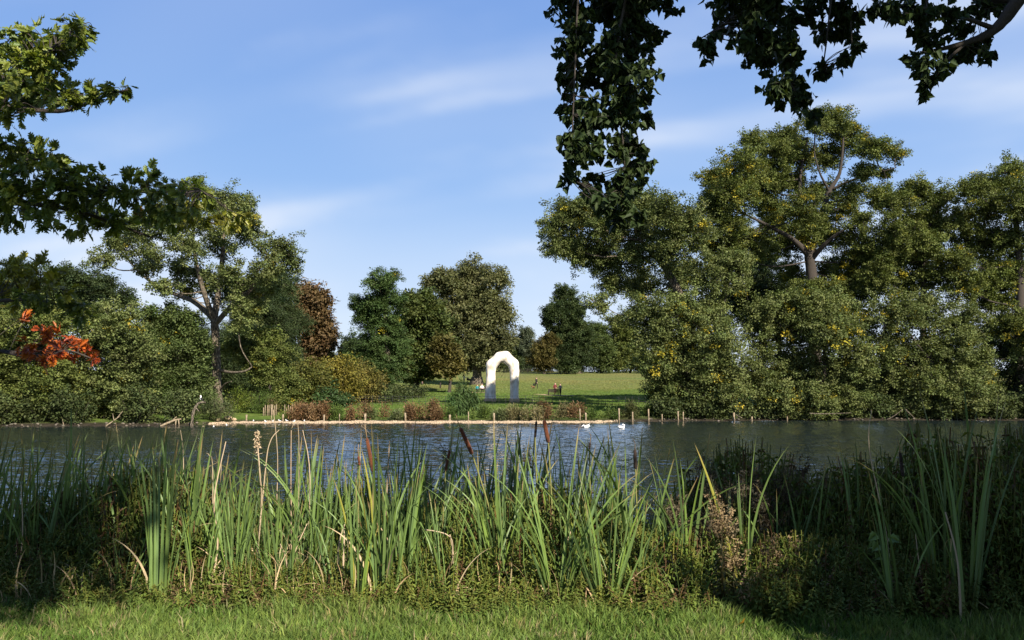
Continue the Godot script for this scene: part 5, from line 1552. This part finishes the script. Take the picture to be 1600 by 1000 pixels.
func reed_bed() -> void:
	make_blades()
	leafy("seed_dark", Color(0.03, 0.02, 0.015), 0.0, 1.0)
	for i in 5: shoots.append(shoot_mesh(17, 0.14, 0.11, 0.12, 0.15))
	for i in 4: fluffs.append(fluff_mesh(260, 0.26, 0.11))
	herb_mats = {"green": leafy("herb_green", Color(0.08, 0.115, 0.03), 0.5), "olive": leafy("herb_olive", Color(0.1, 0.105, 0.038), 0.4), "brown": leafy("herb_brown", Color(0.14, 0.095, 0.048), 0.35, 0.8), "bright": leafy("herb_bright", Color(0.11, 0.15, 0.03), 0.5),
		"tan": leafy("plume_tan", Color(0.4, 0.29, 0.17), 0.4, 0.9), "rust": leafy("plume_rust", Color(0.23, 0.165, 0.085), 0.3, 0.9), "grey": leafy("plume_grey", Color(0.17, 0.14, 0.085), 0.4, 0.9), "plum": leafy("plume_plum", Color(0.065, 0.048, 0.024), 0.3, 0.9)}
	# ---- clumps that one can point to, from left to right
	cattail(203, 6.90, 812, 9, 0.5, "small sunlit cattail clump with sprawling blades at the edge of the left shade", "", {"arched": 0.6, "straw": 2})
	cattail(258, 6.80, 700, 15, 0.16, "tight upright cattail fan with a bright yellow foot, leftmost tall one in the sun", "", {"yellow": 1, "straw": 1, "arched": 0.1})
	cattail(240, 7.95, 690, 12, 0.25, "tall cattail clump with drooping dark tips behind the tight upright fan", "", {"arched": 0.5})
	cattail(372, 7.20, 722, 14, 0.2, "pale green cattail fan right of the longest leaning straw", "", {"straw": 3})
	cattail(432, 7.10, 800, 12, 0.35, "short blue-green cattail fan beside the fluffy dead head's stem", "", {"straw": 2})
	cattail(500, 8.35, 690, 13, 0.2, "cattail clump with a dark drooping plume of blades in front of open water", "", {"arched": 0.4})
	cattail(478, 7.10, 830, 9, 0.3, "small blue-green cattail clump between two broken straws", "", {"straw": 2})
	cattail(566, 6.80, 765, 10, 0.16, "cattail clump with one vivid yellow outer blade reaching the lawn", "", {"yellow": 2})
	cattail(598, 6.85, 700, 11, 0.14, "cattail clump with yellow and rusty lower blades beside the vivid yellow blade", "", {"yellow": 2, "straw": 2})
	cattail(632, 7.10, 712, 14, 0.17, "tall dense cattail clump right of the rusty-footed one", "", {"straw": 1})
	cattail(640, 7.55, 690, 11, 0.2, "cattail clump whose tips stand against the water left of the dark plume plant", "", {"arched": 0.3})
	cattail(690, 7.65, 755, 12, 0.35, "dark green wide cattail fan behind the bent pale straw", "", {})
	cattail(762, 7.00, 850, 9, 0.4, "low sprawling cattail clump below the thickest bulrush head", "", {"arched": 0.6, "straw": 3})
	cattail(788, 7.20, 690, 11, 0.22, "cattail clump around the leaning bulrush stalk", "", {"lean": -0.1, "straw": 1})
	cattail(868, 6.90, 690, 16, 0.42, "broad cattail fan with loose yellow tips, left of the widest fan", "", {"straw": 2, "arched": 0.35})
	cattail(945, 6.80, 745, 18, 0.5, "widest pale green cattail fan, spread like a hand at the lawn's edge", "", {"straw": 1, "arched": 0.25})
	cattail(985, 7.75, 672, 16, 0.45, "tall dark cattail clump arching over the water right of the widest fan", "", {"arched": 0.7, "lean": 0.1})
	cattail(1052, 7.65, 735, 9, 0.2, "small lit cattail fan at the left edge of the dark thicket", "", {"straw": 0, "arched": 0.15})
	cattail(1068, 6.80, 850, 7, 0.8, "low cattail blades spread flat below the small lit fan", "", {"arched": 0.5, "straw": 1})
	cattail(1160, 6.90, 700, 8, 0.2, "cattail clump with one long blade curving left beside the lone tan willowherb", "", {"yellow": 1, "straw": 2, "lean": -0.1})
	cattail(1462, 6.50, 660, 9, 0.22, "shaded near cattail clump with a very long stem at the right of the thicket", "", {"arched": 0.4, "straw": 0})
	cattail(1498, 6.40, 640, 10, 0.3, "tallest shaded near cattail clump, broad dark blades rising over the far shore", "", {"arched": 0.4, "straw": 1, "lean": 0.04})
	cattail(1532, 8.15, 640, 9, 0.3, "broad cattail clump with arching lit blades near the right edge", "", {"arched": 0.6, "straw": 0})
	cattail(1395, 6.50, 745, 8, 0.3, "thin shaded cattail blades right of the pale lobed seedling", "", {"arched": 0.3})
	cattail(1335, 8.35, 690, 8, 0.4, "dark cattail blades crossing in front of the shaded water", "", {"arched": 0.7})
	# ---- the rows behind
	for i in 26:
		cattail(-70 + i * 12 + rr(-6, 6), rr(7.5, 9.2), rr(672, 745), 11, 0.26, "dark shaded cattail clump leaning right in the reed bank's left end", "dark reeds at the left end", {"lean": rr(0.02, 0.2), "arched": 0.4, "straw": 0})
	for i in 52:
		var bx := 245 + i * 14.4 + rr(-8, 8)
		cattail(bx, rr(7.4, 8.9), rr(672, 748), 11, 0.24, beside(bx, "back-row cattail clump"), "green reeds in the back rows", {"arched": 0.4, "straw": 2})
	for i in 28:
		var bx := 270 + i * 27 + rr(-10, 10)
		cattail(bx, rr(6.85, 7.5), rr(735, 850), 8, 0.3, beside(bx, "short front cattail clump"), "short reeds in front", {"arched": 0.5, "straw": 2})
	for i in 13:
		var bx := 1085 + i * 42 + rr(-15, 15)
		cattail(bx, rr(7.4, 9.2), rr(690, 770), 7, 0.35, beside(bx, "thin dark cattail clump"), "dark reeds in the right thicket", {"arched": 0.5, "straw": 1, "lean": rr(-0.1, 0.15)})
	# ---- brown heads
	bulrush(586, 7.4, [573, 684, 583, 738], "brown bulrush head left of the middle, its stalk leaning left a little")
	bulrush(690, 7.7, [703, 703, 696, 736], "thin rusty bulrush head beside the dark plume plant", 0.012)
	bulrush(792, 7.3, [719, 668, 738, 710], "long rust-brown bulrush head leaning left on a long slanting stalk", 0.017)
	bulrush(866, 7.5, [850, 656, 857, 692], "stout brown bulrush head standing nearly upright below the arch's right side", 0.017)
	bulrush(560, 7.8, [560, 712, 562, 728], "small short bulrush head just left of the middle one", 0.01)
	bulrush(842, 7.6, [838, 658, 836, 684], "dark narrow bulrush head left of the stout upright one", 0.01, true)
	bulrush(995, 7.8, [992, 702, 993, 733], "black shaded bulrush head among the arching dark blades", 0.014, true)
	bulrush(922, 7.9, [922, 690, 921, 702], "small black bulrush head left of the arching dark blades", 0.009, true)
	bulrush(1408, 7.2, [1406, 706, 1411, 745], "black shaded bulrush head in the right thicket", 0.013, true)
	# ---- bleached stems
	dead_stem([[326, 950], [335, 860], [344, 780], [353, 690]], 7.05, "longest pale straw, leaning right from the lawn to above the reeds", 0.012)
	dead_stem([[399, 930], [403, 800], [404, 740], [402, 690]], 7.5, "pale stem with a fluffy torn seed head", 0.013, true)
	dead_stem([[402, 800], [418, 740], [430, 690], [436, 672]], 7.6, "pale straw leaning right behind the fluffy seed head", 0.009)
	dead_stem([[428, 800], [432, 740], [427, 640]], 7.7, "tallest thin straw rising past the gravel shore", 0.008)
	dead_stem([[462, 850], [458, 760], [455, 672]], 7.8, "upright straw right of the tallest thin one", 0.009)
	dead_stem([[470, 690], [462, 680], [455, 670]], 7.8, "short straw tip beside the upright straw", 0.006)
	dead_stem([[482, 830], [478, 750], [473, 672]], 7.9, "slim reddish straw left of the dark drooping plume", 0.009)
	dead_stem([[447, 955], [440, 890], [438, 850]], 7.15, "thick broken straw at the lawn's edge, left of the cross straw", 0.014)
	dead_stem([[460, 930], [462, 880], [480, 818]], 7.25, "bleached straw bending right above the thick broken one", 0.01)
	dead_stem([[520, 958], [530, 900], [538, 825]], 7.1, "pale broken sheath standing left of the vivid yellow blade", 0.016)
	dead_stem([[536, 900], [538, 860], [540, 815]], 7.2, "second pale sheath close behind the broken one", 0.012)
	dead_stem([[722, 950], [716, 880], [702, 838], [660, 827]], 7.05, "pale straw bent over to the left at its top", 0.012)
	dead_stem([[728, 940], [718, 880], [703, 835]], 7.1, "straight pale straw leaning on the bent one", 0.011)
	dead_stem([[560, 740], [566, 690], [572, 668], [580, 680]], 7.9, "thin hooked straw over the middle bulrush head", 0.006)
	dead_stem([[600, 780], [606, 715], [617, 690], [628, 688]], 7.6, "tan arching dry blade right of the middle bulrush head", 0.008)
	dead_stem([[880, 920], [888, 870], [892, 830]], 7.2, "short rust-coloured straw left of the widest fan", 0.012)
	dead_stem([[1012, 945], [1010, 920], [1006, 880]], 7.1, "short grey straw stub right of the widest fan", 0.013)
	dead_stem([[30, 905], [30, 850], [33, 757]], 7.4, "grey straw standing in the left shade", 0.01)
	dead_stem([[38, 890], [36, 850], [33, 840]], 7.5, "short grey straw beside the one in the left shade", 0.009)
	dead_stem([[284, 800], [283, 740], [282, 672]], 8.2, "grey upright straw in front of the left water", 0.008)
	dead_stem([[340, 775], [333, 740], [326, 712], [322, 708]], 8.0, "hooked pinkish straw left of the longest pale one", 0.008)
	dead_stem([[1388, 915], [1378, 830], [1365, 700], [1362, 640]], 6.8, "long dark stem rising over the shaded water", 0.009)
	dead_stem([[1488, 990], [1483, 880], [1477, 800]], 6.3, "orange-brown stem foot of the tallest shaded clump", 0.014)
	dead_stem([[1438, 960], [1432, 890], [1430, 830]], 6.6, "thin brown stem in the right thicket", 0.009)
	dead_stem([[1552, 890], [1552, 850]], 7.0, "orange stub of a stem near the right edge", 0.014)
	dead_stem([[147, 940], [141, 900], [138, 890]], 6.9, "short grey stalk at the lawn's edge in the left shade", 0.008)
	# ---- seeding herbs
	herb(1128, 6.8, 765, 0.08, 5, "olive", "rust", "lone tall tan willowherb lit against the dark thicket")
	herb(1200, 6.85, 828, 0.07, 3, "olive", "rust", "smaller lit willowherb right of the lone tall tan one")
	herb(1226, 6.9, 830, 0.06, 3, "olive", "rust", "slender willowherb with pinkish tops at the thicket's foot")
	herb(1180, 6.7, 885, 0.1, 5, "olive", "tan", "bushy willowherb with pale tops below the smaller lit one")
	herb(1262, 6.95, 842, 0.08, 3, "olive", "grey", "half-shaded willowherb right of the slender pinkish one")
	herb(822, 9.2, 690, 0.14, 5, "olive", "tan", "tan seeding willowherb with broad plumes against the water")
	herb(790, 9.0, 735, 0.14, 5, "olive", "tan", "tan plumed willowherb left of the broad-plumed one")
	herb(690, 9.4, 688, 0.1, 4, "olive", "plum", "dark purplish plume plant against the water")
	herb(655, 9.2, 722, 0.12, 4, "brown", "tan", "tan fluffy willowherb left of the dark plume plant")
	herb(725, 8.8, 735, 0.14, 5, "brown", "tan", "tan fluffy willowherb right of the dark plume plant")
	herb(752, 9.1, 745, 0.14, 5, "brown", "grey", "greyish willowherb behind the leaning bulrush stalk")
	herb(285, 8.7, 752, 0.16, 6, "brown", "rust", "red-brown plant mass behind the tight upright fan")
	herb(320, 8.5, 765, 0.16, 6, "brown", "rust", "red-brown plants left of the longest pale straw")
	herb(352, 8.8, 772, 0.14, 5, "brown", "rust", "red-brown plants right of the longest pale straw")
	herb(880, 9.0, 748, 0.14, 5, "olive", "rust", "rusty plants between the broad fan and the water")
	herb(1225, 9.5, 702, 0.16, 5, "olive", "tan", "pale topped willowherb catching light above the dark thicket")
	herb(1252, 9.2, 725, 0.16, 5, "olive", "grey", "grey topped willowherb right of the pale topped one")
	herb(1350, 8.8, 742, 0.16, 5, "brown", "tan", "brown plumed plant mid-thicket with a lit top")
	herb(1502, 8.8, 735, 0.18, 6, "olive", "tan", "tan topped plants behind the tallest shaded clump")
	herb(1545, 8.4, 752, 0.2, 7, "bright", "tan", "sunlit straw-topped plants near the right edge")
	herb(1585, 8.2, 778, 0.2, 7, "bright", "grey", "leafy plants with pale tops cut by the right edge")
	herb(1480, 8.2, 790, 0.18, 6, "green", "grey", "leafy green plants left of the sunlit straw-topped ones")
	for i in 34:
		herb(1068 + i * 16 + rr(-10, 10), rr(7.6, 9.6), rr(702, 765), 0.22, 7, "olive", "plum" if i % 2 else "grey", "shaded willowherb in the dark thicket on the right", "dark thicket plants")
	for i in 12:
		herb(-40 + i * 24 + rr(-8, 8), rr(8.0, 9.3), rr(770, 830), 0.18, 5, "brown" if i % 3 == 0 else "olive", "plum" if i % 3 == 0 else "", "shaded leafy plant low among the left dark reeds", "shaded plants at the left end")
	# pale lobed seedling in the shade
	var sd := thing("poplar_seedling", "small seedling with pale lobed leaves in the shade of the right thicket", "seedling", foot(1372, 6.9))
	part("stem", tube_mesh(PackedVector3Array([Vector3(0, -0.05, 0), Vector3(0.01, 0.35, 0), Vector3(0, at(1370, 830, 6.9).y - sd.position.y, 0)]), 0.006, 0.003, 5, Color(0.2, 0.2, 0.08)), M.dry, sd)
	var lm := leafy("seedling_leaf", Color(0.16, 0.24, 0.06), 0.6)
	var pm := poplar_leaf(0.2, 0.2)
	for i in 9:
		var y: float = (at(1370, 830, 6.9).y - sd.position.y) * rr(0.55, 1.02)
		var d := Vector3(rr(-1, 1), rr(-0.5, 0.2), rr(-0.3, 1)).normalized()
		var s := d.cross(Vector3(0, 0.7, 0.7)).normalized()
		part("leaf", pm, lm, sd, Transform3D(Basis(s, d, s.cross(d)).scaled(Vector3.ONE * rr(0.07, 0.11)), Vector3(d.x * 0.05, y, d.z * 0.05)))
	# ---- undergrowth that fills the bed
	var meshes := [shoot_mesh(15, 0.12, 0.2, 0.08, 0.2), shoot_mesh(15, 0.14, 0.15, 0.1, 0.3), shoot_mesh(13, 0.11, 0.24, 0.1, 0.1)]
	var xfs := [[], [], []]
	var cols := [PackedColorArray(), PackedColorArray(), PackedColorArray()]
	for i in 15000:
		var x := rr(-8.0, 8.0)
		var d := 6.35 + 4.7 * pow(rng.randf(), 1.25)
		var n := noise.get_noise_2d(x * 9.0, d * 9.0)
		var edge := 6.5 + noise.get_noise_2d(x * 6.0, 5.0) * 0.5 - (0.35 if x > 1.7 else 0.0)
		if d < edge: continue
		var h := clampf(0.14 + (d - edge) * 0.42, 0.12, 0.85) * (1.0 + n * 0.7)
		if x > 1.4: h *= 1.0 + 0.4 * clampf((x - 1.4) / 0.6, 0, 1)
		if x < -2.9: h *= 1.1
		var m := rng.randi() % 3
		xfs[m].append(Transform3D((Basis(Vector3.UP, rr(0, TAU)) * Basis(Vector3.BACK, rr(-0.3, 0.3))).scaled(Vector3(0.5 + h * 0.5, h, 0.5 + h * 0.5)), Vector3(x, ground(x, -d) - 0.02, -d)))
		var c := Color(0.1, 0.145, 0.028).lerp(Color(0.18, 0.22, 0.048), rng.randf())
		if rng.randf() < 0.09 + n * 0.15: c = Color(0.13, 0.085, 0.04)
		cols[m].append(hue(c, 0.2, 0.1))
	for m in 3: swarm("undergrowth", meshes[m], M.foliage, self, xfs[m], cols[m])
	# dry litter between the stems
	var lx := []
	var lc := PackedColorArray()
	for i in 3600:
		var x := rr(-6.5, 6.5)
		var d := 6.8 + 2.6 * pow(rng.randf(), 1.6)
		lx.append(Transform3D((Basis(Vector3.UP, rr(0, TAU)) * Basis(Vector3.BACK, rr(-0.3, 0.9))).scaled(Vector3.ONE * rr(0.12, 0.5)), Vector3(x, ground(x, -d), -d)))
		lc.append(hue(Color(0.85, 0.8, 0.72), 0.4))
	for m in 4:
		var xs := []
		var cs := PackedColorArray()
		for i in range(m, lx.size(), 4):
			xs.append(lx[i])
			cs.append(lc[i])
		swarm("litter", blades["straw"][m], M.dry, self, xs, cs)

func lawn() -> void:
	var meshes := [tuft_mesh(10, 0.07, 0.007, 0.05), tuft_mesh(9, 0.1, 0.007, 0.06), tuft_mesh(8, 0.115, 0.009, 0.05)]
	var xfs := [[], [], []]
	var cols := [PackedColorArray(), PackedColorArray(), PackedColorArray()]
	for i in 30000:
		var d := rr(4.4, 7.6)
		var x := rr(-0.75, 0.75) * d
		var n := noise.get_noise_2d(x * 14.0, d * 14.0)
		var edge := 6.55 + noise.get_noise_2d(x * 6.0, 5.0) * 0.5 - (0.3 if x > 1.9 else 0.0)
		if d > edge and rng.randf() < (d - edge) * 2.2: continue
		var near_edge := smoothstep(edge - 0.45, edge, d)
		var m := 2 if rng.randf() < 0.04 + near_edge * 0.3 else rng.randi() % 2
		var k := rr(0.7, 1.2) * (1.0 + n * 0.6 + near_edge * 0.35)
		xfs[m].append(Transform3D(Basis(Vector3.UP, rr(0, TAU)).scaled(Vector3(1.1, k, 1.1)), Vector3(x, ground(x, -d) - 0.005, -d)))
		var c := Color(0.085, 0.155, 0.025).lerp(Color(0.165, 0.225, 0.05), clampf(0.5 + n + rr(-0.35, 0.35), 0, 1))
		c *= rr(0.7, 1.25)
		if rng.randf() < 0.07: c = Color(0.3, 0.26, 0.12)
		cols[m].append(hue(c, 0.2, 0.1))
	for m in 3: swarm("grass", meshes[m], M.grass, self, xfs[m], cols[m])
	var lm := leafy("fallen_leaf_yellow", Color(0.45, 0.26, 0.03), 0.3)
	var pm := poplar_leaf(0.2, 0.4)
	for q in [[1153, 996, "yellow fallen leaf on the grass below the lone tall willowherb"], [925, 978, "dull tan fallen leaf on the grass below the widest fan"]]:
		var p := at(q[0], q[1], 6.2)
		var o := part("fallen_leaf", pm, lm if q[0] > 1000 else M.herb_brown, self, Transform3D((Basis(Vector3.UP, rr(0, 6)) * Basis(Vector3.RIGHT, 1.2)).scaled(Vector3.ONE * 0.07), Vector3(p.x, ground(p.x, p.z) + 0.07, p.z)))
		tag(o, q[2], "leaf")

# ---------------------------------------------------------------- sky
func sky_image() -> ImageTexture:
	var w := 1024
	var h := 512
	var im := Image.create(w, h, false, Image.FORMAT_RGBF)
	var n := FastNoiseLite.new()
	n.seed = 21
	n.frequency = 1.0
	n.fractal_octaves = 5
	n.fractal_gain = 0.55
	var n2 := FastNoiseLite.new()
	n2.seed = 5
	n2.frequency = 0.5
	n2.fractal_octaves = 3
	var puffs := [[at(795, 315, 100), 0.022, 0.006, 0.5], [at(290, 232, 100), 0.06, 0.012, 0.35], [at(660, 300, 100), 0.09, 0.008, 0.2], [at(1520, 210, 100), 0.07, 0.012, 0.15], [at(720, 340, 100), 0.05, 0.005, 0.2]]
	for p in puffs: p[0] = ((p[0] as Vector3) - EYE).normalized()
	for y in h:
		var el := PI / 2 - PI * (y + 0.5) / h
		var s := sin(el)
		for x in w:
			var az := (float(x) / w - 0.5) * TAU
			var d := Vector3(sin(az) * cos(el), s, -cos(az) * cos(el))
			var e := maxf(s, 0.0)
			var c := SKY_LOW.lerp(SKY_MID, clampf(e / 0.22, 0, 1)).lerp(SKY_HIGH, smoothstep(0.12, 0.5, e)).lerp(SKY_TOP, smoothstep(0.45, 1.0, e))
			if s > 0.0:
				var k := 1.0 / (e + 0.16)
				var q := Vector2(d.x, d.z) * k
				var r := Vector2(q.x * 0.94 + q.y * 0.34, -q.x * 0.34 + q.y * 0.94)
				var v := n.get_noise_2d(r.x * 0.55 + 3.0, r.y * 2.2) * 0.5 + 0.5
				var m := n2.get_noise_2d(q.x * 0.8, q.y * 0.8 + 9.0) * 0.5 + 0.5
				var cl := smoothstep(0.42, 0.85, v) * smoothstep(0.3, 0.7, m) * 0.8 * (1.0 - smoothstep(0.5, 1.0, e) * 0.4) + smoothstep(0.35, 0.75, m) * 0.22
				for p in puffs:
					var f: Vector3 = p[0]
					if f.dot(d) < 0.96: continue
					var side := f.cross(Vector3.UP).normalized()
					var a: float = d.dot(side) / p[1]
					var b: float = (d.y - f.y + 0.1 * d.dot(side)) / p[2]
					cl += p[3] * exp(-a * a - b * b) * (0.6 + 0.8 * v)
				c = c.lerp(CLOUD, clampf(cl, 0, 0.8))
			im.set_pixel(x, y, c)
	return ImageTexture.create_from_image(im)

var SKY_LOW := Color(0.84, 0.94, 1.04)
var SKY_MID := Color(0.345, 0.56, 0.93)
var SKY_HIGH := Color(0.165, 0.33, 0.75)
var SKY_TOP := Color(0.12, 0.23, 0.56)
var CLOUD := Color(0.86, 0.92, 1.02)

func _ready() -> void:
	rng.seed = 7
	noise.seed = 3
	noise.frequency = 0.05
	noise.fractal_octaves = 3
	# ---- camera, sky, sun, exposure
	var cam := Camera3D.new()
	cam.name = "camera"
	cam.fov = 2.0 * rad_to_deg(atan(500.0 / F))
	cam.near = 0.1
	cam.far = 6000.0
	cam.position = EYE
	cam.rotation.x = PITCH
	add_child(cam)
	cam.current = true
	var env := Environment.new()
	var sky := Sky.new()
	var sm := PanoramaSkyMaterial.new()
	sm.panorama = sky_image()
	sky.sky_material = sm
	env.background_mode = Environment.BG_SKY
	env.sky = sky
	env.background_energy_multiplier = 0.46
	env.tonemap_mode = Environment.TONE_MAPPER_LINEAR
	env.tonemap_exposure = 2.2
	env.sdfgi_enabled = true
	env.ssao_enabled = true
	env.ssil_enabled = true
	var we := WorldEnvironment.new()
	we.name = "surroundings"
	we.environment = env
	add_child(we)
	var sun := DirectionalLight3D.new()
	sun.name = "sun"
	sun.light_energy = 1.6
	sun.light_color = Color(1.0, 0.96, 0.9)
	sun.light_angular_distance = 0.53
	sun.shadow_enabled = true
	var az := deg_to_rad(30.0)
	var el := deg_to_rad(36.0)
	var s := Vector3(sin(az) * cos(el), sin(el), cos(az) * cos(el))
	sun.look_at_from_position(s * 50.0, Vector3.ZERO)
	add_child(sun)
	# ---- the place
	make_materials()
	make_sprays()
	build_ground()
	build_water()
	build_gravel()
	woods()
	hedge()
	bank_plants()
	build_meadow_grass()
	build_posts()
	build_arch()
	build_people()
	build_birds()
	near_trees()
	reed_bed()
	lawn()
